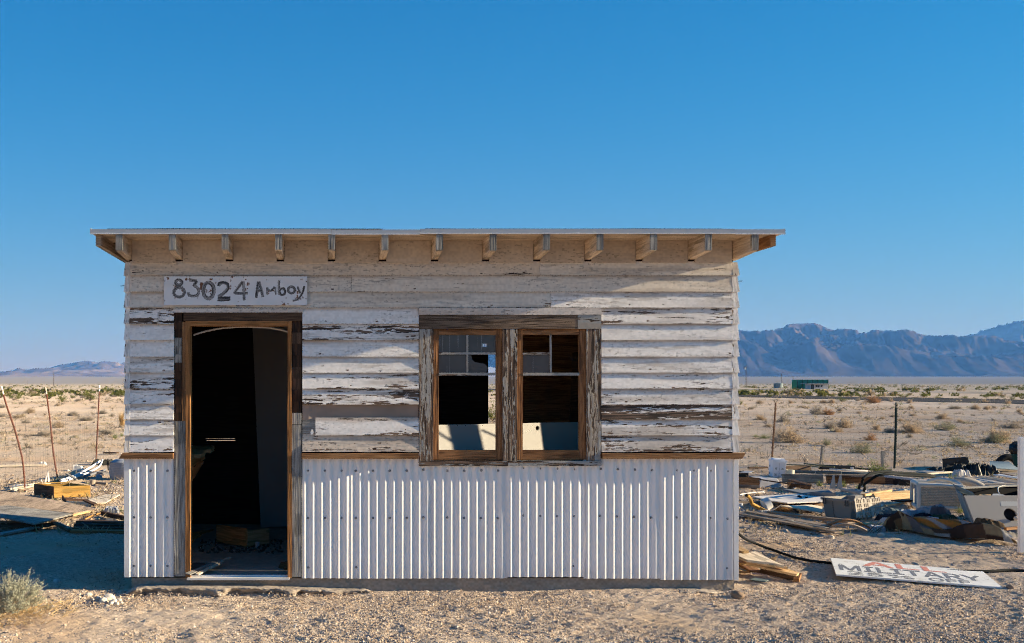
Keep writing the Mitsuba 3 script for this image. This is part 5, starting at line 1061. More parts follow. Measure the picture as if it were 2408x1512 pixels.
# top right
Fp = [at(*PC(a, b_), y) for a, b_, y in ((560, 380, 20.6), (750, 405, 20.4), (1115, 335, 20.0), (1165, 600, 20.0), (575, 560, 20.6), (1245, 480, 20.35), (1268, 580, 20.35), (700, 430, 21.1), (1150, 480, 21.0))]
tb = thing('black_tub', 'large black plastic tub lying on its side', 'tub')
m_ = trimesh.convex.convex_hull(np.array([Fp[0], Fp[2], Fp[3], Fp[4], Fp[5], Fp[6], Fp[7] - [0, 0, .1], Fp[8]])); V = np.array(m_.vertices)[np.array(m_.faces)].reshape(-1, 3)
put('body', M().add(V, np.arange(len(V)).reshape(-1, 3), None, (.012, .013, .016)), 'glossy', tb, smooth=False)
put('end', slab([Fp[3] + [.012, -.012, 0], Fp[6] + [.012, -.012, 0], Fp[5] + [.012, -.012, .0], Fp[2] + [.012, -.012, 0]], .006, (.10, .11, .125)), 'plain', tb); put('rim', M().tube([Fp[2] + [.01, -.01, .0], Fp[3] + [.01, -.01, 0.02]], .016, 6, (.03, .034, .04)).tube([Fp[0], Fp[2]], .012, 6, (.03, .034, .04)), 'glossy', tb)
sheet(PC, [(90, 610), (600, 615), (560, 570), (380, 565), (150, 585)], [.03, .03, .08, .09, .05], .01, 'rust brown sheet lying left of the black tub', pal=10, seed=31); sheet(PC, [(0, 650), (760, 680), (830, 640), (300, 625)], .04, .012, 'long pale grey board left of the black sheeting', (.40, .39, .38)); board(PC, (200, 715), (760, 680), .05, .03, 8, 'pale lath pointing to the black sheeting', (.09, .09), 32)
crumple(PC, 820, 700, .9, .3, .10, [(.013, .013, .014)], 'flat black plastic sheeting left part below the tub', 61, 'plastic sheet', 'black_sheeting', 'glossy', 11, n=70); crumple(PC, 1420, 775, 1.0, .5, .26, [(.013, .013, .014)], 'bunched shiny black plastic sheeting right of the tub', 62, 'plastic sheet', 'black_sheeting', 'glossy', 12, .1, n=80); crumple(PC, 1080, 800, .32, .25, .13, [(.50, .48, .46), (.40, .38, .37)], 'white plastic bag at the near edge of the black sheeting', 63, 'bag', 'plastic_bag', 'glossy')
A_, B_, C_, D_ = G(PC, 1640, 590, .10), G(PC, 2345, 640, .03), G(PC, 2345, 600, .08), G(PC, 1635, 520, .36)
u, v = np.meshgrid(np.linspace(0, 1, 24), np.linspace(0, 1, 61), indexing='ij'); up_ = np.array(at(*PC(1632, 440), 20.2)); Pq = (A_ * (1 - u[..., None]) + B_ * u[..., None]) * (1 - v[..., None]) + (up_ * (1 - u[..., None]) + (B_ + [.1, .5, .12]) * u[..., None]) * v[..., None]
Pq[..., 2] += .012 * np.cos(v * 2 * np.pi * 6); put('corrugated_sheet', M().grid(Pq, np.stack([u, v], -1), (.10, .15, .20)), 'glossy', label='dark blue corrugated metal sheet leaning at the right', category='metal sheet')
an = np.linspace(0, 2 * np.pi, 28); p = at(*PC(2050, 560), 21.2); put('tyre', M().tube([p + [.20 * math.cos(a), .02, .20 * math.sin(a)] for a in an], .065, 9, (.022, .023, .026), caps=False), 'plain', label='old black tyre behind the blue corrugated sheet', category='tyre')
bn = thing('green_pot', 'dark green plastic pot at the right edge with a black bag on top', 'pot'); bb = G(PC, 2335, 575)
put('body', M().lathe([(0, 0), (.105, 0), (.155, .215), (.168, .215), (.170, .245), (.150, .245), (.14, .2)], 18, (.012, .055, .05), mv(bb[0], bb[1], 0.02)), 'plain', bn)
s_ = trimesh.creation.icosphere(3, 1.0); v = np.array(s_.vertices); v = v * (.62 + .65 * ridged(v * 1.3 + 3, 3, 3))[:, None] * [.20, .17, .15]; v[:, 2] += np.maximum(0, .22 * (v[:, 0] / .2)); put('black_bag', M().add(v, s_.faces, None, (.010, .010, .011)), 'glossy', label='black rubbish bag heaped on the dark green pot', category='bag', to_world=mv(bb[0], bb[1], .36), smooth=False)
for i, (pts, z, c_, lab) in enumerate((([(1290, 775), (2340, 930), (2340, 880), (1750, 800)], .06, (.44, .44, .45), 'long grey door panel lying behind the grey cabinet'), ([(1740, 740), (2330, 830), (2340, 770), (1900, 715)], .07, (.50, .51, .53), 'pale panel lying by the yellow flower'), ([(1200, 880), (1900, 930), (2300, 960), (1400, 830)], .04, (.33, .33, .33), 'grey panel partly under the long door panel'))): sheet(PC, pts, z, .02, lab, c_)
board(PC, (1280, 925), (2200, 945), .05, .03, 8, 'pale batten lying just behind the grey cabinet', (.22, .22), 41); board(PC, (1400, 780), (2300, 900), .04, .03, 8, 'pale edge strip on the long grey door panel', (.11, .10), 42); rod(PC, [(1720, 735), (2300, 830), (2420, 860)], .010, (.6, .6, .6), 'thin white rail lying near the right edge', 'rail', [.12, .12, .12], 'rail'); board(PC, (1850, 720), (2210, 790), .10, .03, 10, 'dark board under the blue corrugated sheet', (.06, .06), 43)
p = at(*PC(1140, 935), 14.0); an = np.linspace(0, 1, 40); P = np.array([p + [-.15, .06, .03], p + [-.05, .03, .035], p + [.06, 0, .01], p + [.16, -.04, -.05]])
cu = M().tube(smooth(P, 60), .056, 14, (.36, .33, .30)); put('cushion', cu, 'plain', label='rolled ribbed cushion behind the rattan chair', category='cushion')
# ------------------------------------------------------------------ right: rattan chair, cabinet, crate, rug, near boards
ch = thing('rattan_chair', 'whitewashed rattan chair lying on its side with a woven front', 'chair'); RC = (.60, .57, .52)
y0 = 13.75; a = at(2160, 1203, y0); b_ = at(2263, 1203, y0 - .1); z1 = at(0, 1143, y0)[2]; a[2] = b_[2] = .02
cr_ = lambda p, q, r=.026: M().tube([p, (np.asarray(p) + q) / 2 + [0, 0, .004], q], r, 8, RC)
at_, bt_ = a + [0, 0, z1], b_ + [0, 0, z1 - .02]; dp = np.array([.17, .46, 0.0])
for nm, p, q in (('post', a, at_), ('post', b_, bt_), ('rail', at_, bt_), ('rail', a + [0, 0, .02], b_ + [0, 0, .02]), ('rail', at_, at_ + dp), ('rail', bt_, bt_ + dp), ('rail', at_ + dp, bt_ + dp), ('post', a + dp, at_ + dp), ('post', b_ + dp, bt_ + dp), ('rail', a + [0, 0, .02], a + dp + [0, 0, .02])): put(nm, cr_(p, q), 'plain', ch)
put('arm', M().tube(smooth([at_ + [.28, .3, .01], at_ + [.42, .2, .05], at_ + [.50, .06, .03], bt_ + [.0, .02, .02]], 16), .024, 8, RC), 'plain', ch)
nx, nz = 150, 100; u, v = np.meshgrid(np.linspace(.04, .97, nx), np.linspace(.05, .96, nz), indexing='ij'); wv = np.sin(u * np.pi * 24) * np.sin(v * np.pi * 15) 
Pq = a + (b_ - a) * u[..., None]; Pq[..., 2] = .02 + v * (z1 - .02); Pq[..., 1] += .008 + .006 * wv - .007 * np.abs(np.sin(v * np.pi * 15))
col = np.array([.47, .42, .345]) * (0.50 + .55 * np.abs(np.sin(v * np.pi * 15)) + .12 * meshkit.noise(Pq * 60, 3))[..., None]
put('woven_panel', M().grid(Pq, np.stack([u, v], -1), col), 'plain', ch)
put('side_panel', slab([a + [.02, .03, .03], a + [.02, .03, .0] + [0, 0, z1 - .03], at_ + dp + [.02, -.03, -.03], a + dp + [.02, -.03, .03]][::-1], .008, (.16, .20, .26)), 'plain', ch)
# grey metal cabinet lying open side up
cb = thing('metal_cabinet', 'grey metal cabinet lying open with a round hole and a pale label', 'cabinet'); GC = (.33, .32, .31)
f0, f1, f2, f3 = at(2300, 1250, 12.05), at(2440, 1250, 12.05), at(2440, 1164.5, 12.2), at(2267, 1165, 12.2)
pg, th, m = panel([f0, f1, f2, f3], .02); hc = at(2376, 1210, 12.12); n_ = m[:3, 2]; hx = (hc - f0) @ m[:3, 0]; hy = (hc - f0) @ m[:3, 1]
put('front', M().poly(pg.difference(shapely.Point(hx, hy).buffer(.073)), th, m, GC), 'plain', cb)
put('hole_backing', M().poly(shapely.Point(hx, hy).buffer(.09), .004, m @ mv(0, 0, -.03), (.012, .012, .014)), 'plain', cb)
lx, ly = (at(2355, 1181, 12.15) - f0) @ m[:3, 0], (at(2355, 1190, 12.15) - f0) @ m[:3, 1]; put('label_plate', M().poly(sbox(lx, ly, lx + .20, ly + .055), .002, m @ mv(0, 0, th + .0005), (.44, .46, .47)), 'plain', cb, 'pale blank label plate')
k0, k3, k1 = at(2283, 1232, 13.0), at(2246, 1149.5, 13.0), at(2440, 1141, 13.2); k0[2] = .03
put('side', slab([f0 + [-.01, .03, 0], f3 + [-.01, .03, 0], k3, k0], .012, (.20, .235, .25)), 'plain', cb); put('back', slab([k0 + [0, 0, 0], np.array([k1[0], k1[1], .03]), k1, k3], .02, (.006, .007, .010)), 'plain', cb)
k2 = np.array([f1[0], f1[1], f1[2]]); put('side', slab([f1 + [0, .03, 0], np.array([k1[0], k1[1] - .02, .03]), k1 - [0, .02, 0], f2 + [0, .03, 0]], .012, (.20, .235, .25)), 'plain', cb)
put('brace', M().bar(at(2246, 1146, 12.98), at(2292, 1166, 12.26), .09, .01, [.3, -.9, .3], c=(.20, .23, .24)), 'plain', cb); put('rim', M().bar(k3 + [0, -.02, .01], k1 + [0, -.02, .01], .03, .02, [0, 0, 1], c=(.42, .40, .36)), 'plain', cb)
put('inner_tray', slab([at(2330, 1170, 12.35), at(2385, 1170, 12.35), at(2350, 1161, 12.8), at(2335, 1161, 12.8)], .01, (.36, .37, .38)), 'plain', cb); put('inner_board', slab([at(2295, 1168, 12.4), at(2325, 1168, 12.4), at(2330, 1162, 12.75), at(2305, 1162, 12.75)], .01, (.42, .27, .14)), 'plain', cb)
put('cable', M().tube(smooth([at(2365, 1141, 13.1), at(2348, 1146, 12.9), at(2347, 1154, 12.7), at(2352, 1162, 12.4)], 20), .006, 6, (.45, .43, .40)), 'plain', cb)
# grey plastic crate with a gridded lid half hanging on its side
ct_ = thing('plastic_crate', 'grey plastic crate with a gridded lid hanging over its right side', 'crate'); KC = (.30, .275, .245)
o = G(PD, 1892, 474); vR = unit([.89, .46, 0]); uL = np.array([-vR[1], vR[0], 0]); aL, bL, hh = .40, .46, .245
mk = np.eye(4); mk[:3, 0], mk[:3, 1], mk[:3, 3] = vR, uL, o + [0, 0, .005]      # x to the right and back, y to the left
def wall(p0, p1, p0t, p1t, nm, c_=KC):
    th = .008; q = np.array([p0, p1, p1t, p0t], float); n = unit(np.cross(q[1] - q[0], q[3] - q[0])); put(nm, M().add(np.vstack([q, q - n * th]) @ mk[:3, :3].T + mk[:3, 3], [[0, 1, 2, 3], [7, 6, 5, 4], [0, 4, 5, 1], [1, 5, 6, 2], [2, 6, 7, 3], [3, 7, 4, 0]], None, c_), 'plain', ct_, smooth=False)
e = .030
wall([e, aL - e, 0], [e, e, 0], [0, aL, hh], [0, 0, hh], 'wall'); wall([e, e, 0], [bL - e, e, 0], [0, 0, hh], [bL, 0, hh], 'wall', (.25, .245, .24)); wall([bL - e, e, 0], [bL - e, aL - e, 0], [bL, 0, hh], [bL, aL, hh], 'wall'); wall([bL - e, aL - e, 0], [e, aL - e, 0], [bL, aL, hh], [0, aL, hh], 'wall')
loc = lambda m: (m.v.__setitem__(slice(None), [v @ mk[:3, :3].T + mk[:3, 3] for v in m.v]), m)[1]
put('rim', loc(M().bx(-.018, .002, -.005, aL + .01, hh - .028, hh + .004, c=KC).bx(.003, bL, -.018, -.001, hh - .028, hh + .004, c=KC)), 'plain', ct_)
for yv in (.045, aL - .05): put('latch', loc(M().bx(-.030, -.019, yv - .022, yv - .010, hh - .075, hh - .005, c=(.10, .095, .09)).bx(-.030, -.019, yv + .010, yv + .022, hh - .075, hh - .005, c=(.10, .095, .09)).bx(-.029, -.019, yv - .009, yv + .009, hh - .075, hh - .062, c=(.10, .095, .09))), 'plain', ct_)
put('seam', loc(M().beam(hh * .9, .006, .006, frame([-.14, .04, 1], [0, 1, 0], [.028, aL * .62, .005]), c=(.18, .165, .15))), 'plain', ct_)
lid = sbox(0, 0, .47, .235)
for i in range(14):
    for j in range(4):
        if (i * 7 + j * 3) % 11 == 0 or i in (3, 8): continue
        lid = lid.difference(sbox(.026 + i * .032, .016 + j * .054, .026 + i * .032 + .021, .016 + j * .054 + .044))
for i in range(7): lid = lid.difference(Polygon([(i * .08, -.01), (i * .08 + .05, -.01), (i * .08 + .03, .02), (i * .08 + .01, .02)])) ; lid = lid.difference(Polygon([(i * .08 + .03, .25), (i * .08 + .065, .25), (i * .08 + .055, .218), (i * .08 + .04, .218)]))
ml = np.eye(4); ml[:3, 0], ml[:3, 1] = [1, 0, 0], unit([0, .16, 1]); ml[:3, 2] = np.cross(ml[:3, 0], ml[:3, 1]); ml[:3, 3] = [.02, -.055, .035]
put('lid', M().poly(lid.buffer(0), .012, mk @ ml, (.44, .40, .35)), 'plain', ct_, 'pale gridded lid flap')
put('lid', loc(M().bx(.10, .24, .02, .10, hh + .012, hh + .05, c=(.22, .215, .21))), 'plain', ct_)
# near boards
sheet(PD, [(745, 222), (1420, 325), (1420, 250), (1250, 195)], [.16, .075, .075, .12], .012, 'tan panel propped at the left of the grey crate', pal=8, seed=51); t = thing('straw_bundle', 'fan of dry brown straw under the tan panel', 'straw'); m = M(); g2 = np.random.default_rng(3); c0 = G(PD, 800, 345); n = 160; an = g2.uniform(.15, 3.0, n); b0 = np.tile(c0, (n, 1)) + g2.normal(0, .02, (n, 3)); tp = b0 + np.stack([np.cos(an) * .17, g2.uniform(-.06, .05, n), np.sin(an) * .11], -1) * g2.uniform(.6, 1, (n, 1)); strips(b0, tp, (b0 + tp) / 2, np.full(n, .004), np.full(n, .002), np.array([.30, .17, .07]) * g2.uniform(.5, 1.4, (n, 1)), m); put('stalks', m, 'leaf', t, kind='stuff')
sheet(PD, [(590, 300), (650, 290), (760, 205), (690, 225)], [.02, .02, .13, .10], .006, 'white cloth edge folded over the left end of the tan panel', (.62, .6, .58))
NBS = ((40, 345, 1685, 665, .10, .02, 7, (.05, .04), 'long front plank running from the cabin corner to the right'), (230, 320, 1560, 575, .14, .02, 7, (.07, .05), 'wide brown plank second from the front'), (560, 318, 1900, 500, .11, .02, 7, (.05, .07), 'narrower brown plank third from the front'), (1120, 395, 1960, 480, .07, .03, 7, (.08, .08), 'narrow plank right in front of the grey crate'))
for i, (x0, y0_, x1, y1_, w_, th_, pl, zz, lab) in enumerate(NBS): board(PD, (x0, y0_), (x1, y1_), w_, th_, pl, lab, zz, 60 + i)
board(PD, (1480, 560), (2195, 590), .10, .022, 1, 'wavy tan board bulging up at the end of the planks', (.05, .05), 66, wave=.075, n=20); board(PD, (1500, 605), (2170, 655), .06, .022, 7, 'lower wavy board in front of the bulging board', (.03, .03), 67, wave=.06, n=20)
board(PD, (850, 470), (1500, 590), .06, .006, 0, 'loose grey strip lying on the wide brown plank', (.085, .065), 68); board(PD, (620, 440), (940, 470), .05, .006, 0, 'short bent grey strip on the front planks', (.095, .10), 69); board(PD, (700, 520), (1260, 610), .05, .012, 1, 'thin lath below the long front plank', (.012, .012), 70); board(PD, (280, 440), (500, 450), .04, .01, 10, 'short dark stick below the long front plank', (.01, .01), 71); board(PD, (2020, 545), (2210, 510), .07, .012, 3, 'pale splintered board end beside the wavy board', (.07, .08), 72)
crumple(PD, 520, 392, .30, .13, .075, [(.60, .57, .52), (.5, .46, .4)], 'pale plastic bag at the foot of the golden chair leg', 71, 'bag', 'plastic_bag', 'glossy'); crumple(PD, 1000, 345, .5, .3, .06, [(.03, .025, .02), (.07, .05, .035)], 'dark shredded rubbish under the tan panel', 72, 'rubbish', 'rubbish'); crumple(PD, 170, 425, .28, .14, .025, [(.40, .42, .46), (.5, .5, .52)], 'flattened white plastic by the cabin corner', 73, 'plastic', 'plastic_scrap')
# clothes and rags
for i, (a, b_, w_, d_, h2, cols, lab) in enumerate(((250, 370, .62, .40, .10, [(.11, .145, .15), (.16, .19, .19)], 'teal tarp corner spread right of the crate'), (260, 455, .42, .2, .10, [(.015, .015, .02), (.03, .03, .04)], 'black clothes in front of the teal tarp'), (410, 385, .20, .1, .07, [(.45, .09, .05)], 'small red garment on the clothes heap'), (420, 450, .22, .15, .10, [(.06, .10, .20), (.18, .24, .33)], 'blue garment below the red one'), (650, 400, .50, .28, .12, [(.38, .40, .42), (.28, .30, .33), (.45, .46, .46)], 'grey white flecked garment in the clothes heap'), (760, 450, .26, .16, .10, [(.012, .014, .025)], 'dark navy garment right of the flecked one'), (1020, 425, .45, .38, .20, [(.25, .20, .20), (.36, .31, .30), (.18, .14, .14)], 'striped grey brown blanket against the rattan chair'), (905, 468, .20, .1, .06, [(.55, .58, .64)], 'pale fringed rag under the striped blanket'), (330, 270, .40, .25, .12, [(.38, .36, .30), (.28, .27, .24)], 'pale patterned cloth at the left foot of the rattan chair'), (1120, 470, .40, .25, .10, [(.05, .08, .045), (.10, .11, .08)], 'dark green cloth behind the patchwork rug'), (90, 590, .40, .22, .07, [(.60, .58, .57), (.35, .34, .36), (.66, .64, .62)], 'crumpled white newspaper at the left end of the rug'), (270, 500, .30, .18, .09, [(.56, .55, .55)], 'white cloth between newspaper and rug'))):
    crumple(PE, a, b_, w_, d_, h2 * .8, cols, lab, 80 + i, 'newspaper' if 'newspaper' in lab else 'cloth', 'newspaper' if 'newspaper' in lab else 'cloth', f=8 if i != 6 else 6)
# the patchwork rug: two long rolls and a peak behind
fe = np.array([G(PE, *q) for q in ((185, 600), (420, 628), (740, 690), (1290, 765), (1900, 815), (2260, 835))]); nu, nv = 190, 70
u, v = np.meshgrid(np.linspace(0, 1, nu), np.linspace(0, 1, nv), indexing='ij'); tt = np.linspace(0, 1, len(fe)); base = np.stack([np.interp(u, tt, fe[:, k]) for k in range(3)], -1)
hump = lambda uu, vv, a, b_: np.exp(-((u - uu) / a) ** 2 - ((v - vv) / b_) ** 2)
z = .165 * hump(.14, .22, .15, .15) + .10 * hump(.30, .24, .12, .15) + .05 * hump(.45, .15, .2, .15) + .135 * hump(.66, .14, .12, .11) + .115 * hump(.80, .13, .13, .11) + .125 * hump(.58, .60, .17, .20) + .09 * hump(.70, .52, .10, .18) + .11 * hump(.40, .62, .16, .25) + .08 * hump(.92, .6, .2, .25)
q = np.stack([u * 8, v * 4, 0 * u], -1); z = z * (0.88 + .24 * meshkit.fbm(q, 3, 2)) + .022 * meshkit.fbm(q * 1.6, 3, 4) * ss(0, .08, v) + .012
z *= ss(0, .03, u) * ss(1.0, .9, v); Pq = base + np.stack([.05 * (meshkit.fbm(q, 3, 7) - .5), v * .50 + .05 * (meshkit.fbm(q, 3, 9) - .5) - .04 * ss(0, .1, z), z], -1)
cell = lambda x, y: (np.sin(np.floor(x) * 12.9 + np.floor(y) * 78.2) * 43758.5) % 1
skew = u * 11 + v * 1.3; k = cell(skew, v * 5.2 + .35 * np.floor(skew)); pal_ = np.array([[.050, .028, .019], [.040, .024, .018], [.26, .20, .12], [.30, .29, .28], [.075, .045, .03], [.040, .026, .02], [.16, .09, .04], [.13, .12, .12]])
idx = (k * 7.99).astype(int); C = pal_[idx]; C = np.where(((u > .40) & (u < .72) & (v > .38) & (v < .7) & (np.sin(u * 40 + v * 30) > -.2))[..., None], [.36, .145, .03], C); C = np.where(((u > .45) & (v > .75))[..., None], [.36, .36, .37], C); C = np.where((u > .95)[..., None], [.48, .46, .44], C)
seam = np.minimum(np.abs((skew % 1) - .5), np.abs(((v * 5.2 + .35 * np.floor(skew)) % 1) - .5)); C = C * np.where(seam > .47, .6, 1)[..., None] * (0.85 + .3 * meshkit.noise(q * 14, 3))[..., None]
put('patchwork_rug', M().grid(Pq, np.stack([u, v], -1), C), 'plain', label='crumpled patchwork rug in brown, grey and orange along the debris edge', category='rug')
crumple(PE, 1850, 640, .36, .3, .14, [(.07, .045, .025), (.12, .08, .045)], 'brown ribbed cloth behind the right end of the rug', 95, 'cloth', 'cloth'); crumple(PE, 2100, 700, .40, .25, .09, [(.20, .19, .18)], 'dark grey cloth at the right end of the rug', 96, 'cloth', 'cloth'); board(PE, (1980, 575), (2200, 555), .03, .03, 11, 'orange wooden rod end behind the rug', (.10, .10), 97); put('knob', M().lathe([(0, .05), (.018, .045), (.026, .025), (.015, 0)], 12, (.55, .5, .42), mv(*(G(PE, 2145, 575) + [0, 0, .10]))), 'plain', label='small pale knob on the orange wooden rod', category='knob')
# white upright panel at the right edge
put('white_post', M().bx(*( [at(2399, 0, 10.3)[0], at(2440, 0, 10.3)[0]]), 10.3, 10.34, .015, EYE - (1028 - CY) * 10.3 / FOC), 'white_metal', label='white metal sheet standing upright at the right edge', category='sheet')
# plywood offcuts beside the cabin corner
S_ = ((((20, 862), (225, 965), (140, 985), (20, 950)), (.25, .23, .22, .23), 3, 'topmost pale plywood corner beside the cabin wall'), (((20, 940), (160, 985), (330, 975), (560, 1075), (800, 1200), (620, 1190), (190, 1120), (20, 1030)), (.215, .21, .20, .185, .155, .15, .185, .21), 8, 'pale plywood sheet on top of the offcuts by the cabin corner'), (((20, 1050), (190, 1135), (640, 1205), (860, 1250), (820, 1212), (420, 1120), (20, 1005)), (.18, .17, .145, .125, .14, .17, .19), 3, 'second plywood offcut with splintered edge'), (((185, 1170), (1005, 1350), (1045, 1325), (850, 1252), (300, 1140)), (.145, .085, .09, .115, .15), 3, 'long yellow plywood strip sloping to the right'))
for i, (pts, zz, pl, lab) in enumerate(S_): sheet(PD, pts, list(zz), .020, lab, pal=pl, seed=100 + i, cat='plywood', name='plywood_offcut')
board(PD, (20, 1110), (190, 1190), .12, .018, 3, 'yellow board edge by the cabin wall under the pale sheet', (.13, .115), 114, up=[.1, -.5, .8]); board(PD, (60, 1140), (330, 1310), .10, .02, 1, 'brown offcut pointing down by the cabin corner', (.07, .035), 115, up=[0, -.3, 1]); board(PD, (20, 1215), (130, 1320), .12, .02, 3, 'small yellow plywood corner touching the cabin wall', (.04, .025), 116)
board(PD, (420, 1270), (1030, 1400), .07, .018, 10, 'dark plank on edge under the yellow plywood strip', (.055, .04), 110, up=[.2, -1, .1]); board(PD, (995, 1450), (1035, 1360), .045, .03, 1, 'brown block at the right end of the offcuts', (.02, .05), 111); board(PD, (640, 1310), (880, 1400), .018, .01, 3, 'thin yellow splinter below the yellow strip', (.035, .025), 112); board(PD, (480, 1290), (960, 1440), .05, .015, 1, 'thin brown board on the ground under the offcuts', (.012, .012), 117)
put('broken_glass', slab([G(PD, 230, 1440, .012), G(PD, 480, 1475, .012), G(PD, 560, 1440, .014), G(PD, 330, 1405, .014)], .005, (.16, .20, .185)), 'glossy', label='broken piece of greenish glass by the cabin corner', category='glass')
put('broken_glass', slab([G(S4, 310, 1228, .012), G(S4, 350, 1236, .012), G(S4, 378, 1222, .014), G(S4, 330, 1220, .014)] if False else [gnd(*S4(312, 1236), .012), gnd(*S4(350, 1238), .012), gnd(*S4(378, 1221), .016), gnd(*S4(335, 1224), .016)], .004, (.22, .30, .28)), 'glossy', label='small greenish glass shard on the gravel before the cabin', category='glass')
sheet(PD, [(570, 1090), (640, 1130), (715, 1040)], [.02, .02, .10], .004, 'pale wood splinter standing behind the offcuts', pal=8, seed=113, cat='splinter', name='splinter')
# black cable
P = np.array([G(PD, a, b_, z) for a, b_, z in ((-60, 600, .40), (50, 678, .30), (200, 790, .16), (380, 870, .08), (560, 940, .04), (1000, 1092, .02), (1300, 1150, .015), (1600, 1180, .012), (1900, 1190, .012))] + [G(PE, a, b_, .012) for a, b_ in ((600, 1190), (1200, 1232), (1640, 1240), (2100, 1212), (2290, 1218))])
put('black_cable', M().tube(smooth(P, 90), .013, 8, (.012, .013, .015)), 'plain', label='thick black cable running from the cabin to the fallen lettered board', category='cable')
# fallen lettered board
TL, TR, BR, BL = gnd(1952.9, 1311.4, .06), gnd(2310.5, 1343.1, .02), gnd(2357, 1380.6, .02), gnd(1966.6, 1350.2, .06)
bd = thing('lettered_board', 'white painted board reading ALL MILITARY 25% OFF lying on the ground', 'sign')
x_ = unit(TR - TL); n = unit(np.cross(BL - TL, TR - TL)); n = n if n[2] > 0 else -n; y_ = np.cross(n, x_); Lw = np.linalg.norm(TR - TL); Lh = abs((BL - TL) @ y_)
mb = np.eye(4); mb[:3, 0], mb[:3, 1], mb[:3, 2], mb[:3, 3] = x_, y_, n, BL + (TL - BL) * 0
o2 = np.array([(q - BL) @ x_ for q in (TL, TR, BR, BL)]); o3 = np.array([(q - BL) @ y_ for q in (TL, TR, BR, BL)])
gm = np.stack(np.meshgrid(np.linspace(0, 1, 60), np.linspace(0, 1, 36), indexing='ij'), -1)
put('board', M().poly(Polygon(list(zip(o2, o3))), .014, mb @ mv(0, 0, -.014), (.62, .63, .62)), 'board_paint', bd)
def to_board(s, t): return ((1 - s) * (1 - t))[..., None] * TL + (s * (1 - t))[..., None] * TR + (s * t)[..., None] * BR + ((1 - s) * t)[..., None] * BL
def word(txt, s0, s1, t0, t1, c_, dz=.0008, nm='lettering'):
    """A painted word between s0..s1 along and t0..t1 across the board."""
    lm = meshkit.text_mesh(txt, 1.0, .001, bold=True); V = np.array(lm.vertices); F = np.array(lm.faces); x0, x1 = V[:, 0].min(), V[:, 0].max(); y0_, y1_ = V[:, 1].min(), V[:, 1].max()
    s = s0 + (s1 - s0) * (V[:, 0] - x0) / (x1 - x0); t = t1 - (t1 - t0) * (V[:, 1] - y0_) / (y1_ - y0_); W = to_board(s, t) + n * (dz + (V[:, 2:3] > .0005) * .0012)
    put(nm, M().add(W[F].reshape(-1, 3), np.arange(len(F) * 3).reshape(-1, 3), None, c_), 'plain', bd, smooth=False)
word('ALL', .20, .74, .05, .355, (.50, .22, .185)); word('MILITARY', .035, .93, .40, .73, (.16, .175, .205)); word('25%', .075, .49, .77, .955, (.18, .19, .21)); word('OFF', .58, .83, .77, .955, (.18, .19, .21))

# ------------------------------------------------------------------ left of the cabin
sheet(PF, [(-300, 1000), (130, 955), (1275, 1108), (615, 1292), (0, 1150), (-320, 1090)], [.20, .20, .12, .10, .16, .18], .016, 'upper grey plywood sheet half in the cabin shadow', pal=0, seed=121, cat='plywood', name='plywood_sheet'); sheet(PF, [(-300, 800), (60, 700), (500, 790), (1250, 930), (1690, 1025), (1290, 1100), (140, 945), (-300, 990)], [.16, .14, .12, .06, .05, .08, .16, .17], .014, 'larger weathered plywood sheet in the sun', pal=7, seed=122, cat='plywood', name='plywood_sheet')
board(PF, (-40, 1310), (900, 1310), .26, .02, 10, 'dark board under the upper plywood sheet', (.05, .05), 123); board(PF, (0, 1470), (700, 1340), .10, .02, 0, 'jagged grey board end in the shadow at far left', (.03, .04), 124); board(PF, (-40, 1430), (640, 1370), .12, .02, 10, 'brown board behind the jagged grey one', (.03, .03), 125); board(PF, (-20, 1270), (430, 1240), .12, .03, 7, 'thin board poking out at the left edge', (.04, .04), 126)
dw = thing('wooden_box', 'golden wooden box open at the top in the sun', 'box'); o = G(PF, 945, 845); r1 = G(PF, 1588, 826); l1 = G(PF, 600, 792) ; r1[2] = l1[2] = o[2]; hd = .158
for nm, p, q, pl, th in (('front', o, r1, 9, .018), ('side', o, l1, 10, .014), ('side', r1, r1 + (l1 - o), 9, .014), ('back', l1, r1 + (l1 - o), 9, .014)):
    e_ = unit(q - p) * (.010 if nm != 'front' else 0); put(nm, M().bar(p + e_ + [0, 0, hd / 2 + .02], q - e_ + [0, 0, hd / 2 + .02], hd - (.012 if nm == 'back' else 0), th, np.cross(q - p, [0, 0, 1]), pal=pl, seed=130 + pl + len(nm)), 'wood', dw)
put('bottom', slab([o + [0, .02, .03], r1 + [-.02, .02, .03], r1 + (l1 - o) + [0, -.02, .03], l1 + [.02, 0, .03]], .008, pal=9), 'wood', dw); put('dowel', M().bar(o + [-.004, .0, .03], o + [-.004, 0, .17], .03, .012, [-.9, -.4, 0], pal=2), 'wood', dw)
put('lath', M().bar(l1 + [.02, -.03, hd + .032], l1 + unit(r1 - o) * .50 + [0, 0, hd + .032], .02, .012, [0, 0, 1], pal=9), 'wood', label='golden lath resting along the back edge of the golden box', category='lath')
tr_ = thing('shallow_tray', 'shallow brown wooden tray below the golden box', 'tray'); a0, a1 = G(PF, 1170, 950), G(PF, 1690, 985)
put('front', M().bar(a0 + [0, 0, .03], a1 + [0, 0, .03], .055, .015, [0, -1, 0], pal=8, seed=4), 'wood', tr_); put('side', M().bar(a0 + [0, .0, .035], a0 + [-.16, .42, .06], .06, .015, [-1, 0, 0], pal=10), 'wood', tr_); put('bottom', slab([a0 + [0, .01, .02], a1 + [0, .01, .02], a1 + [-.22, .42, .05], a0 + [-.14, .42, .05]], .008, pal=1), 'wood', tr_)
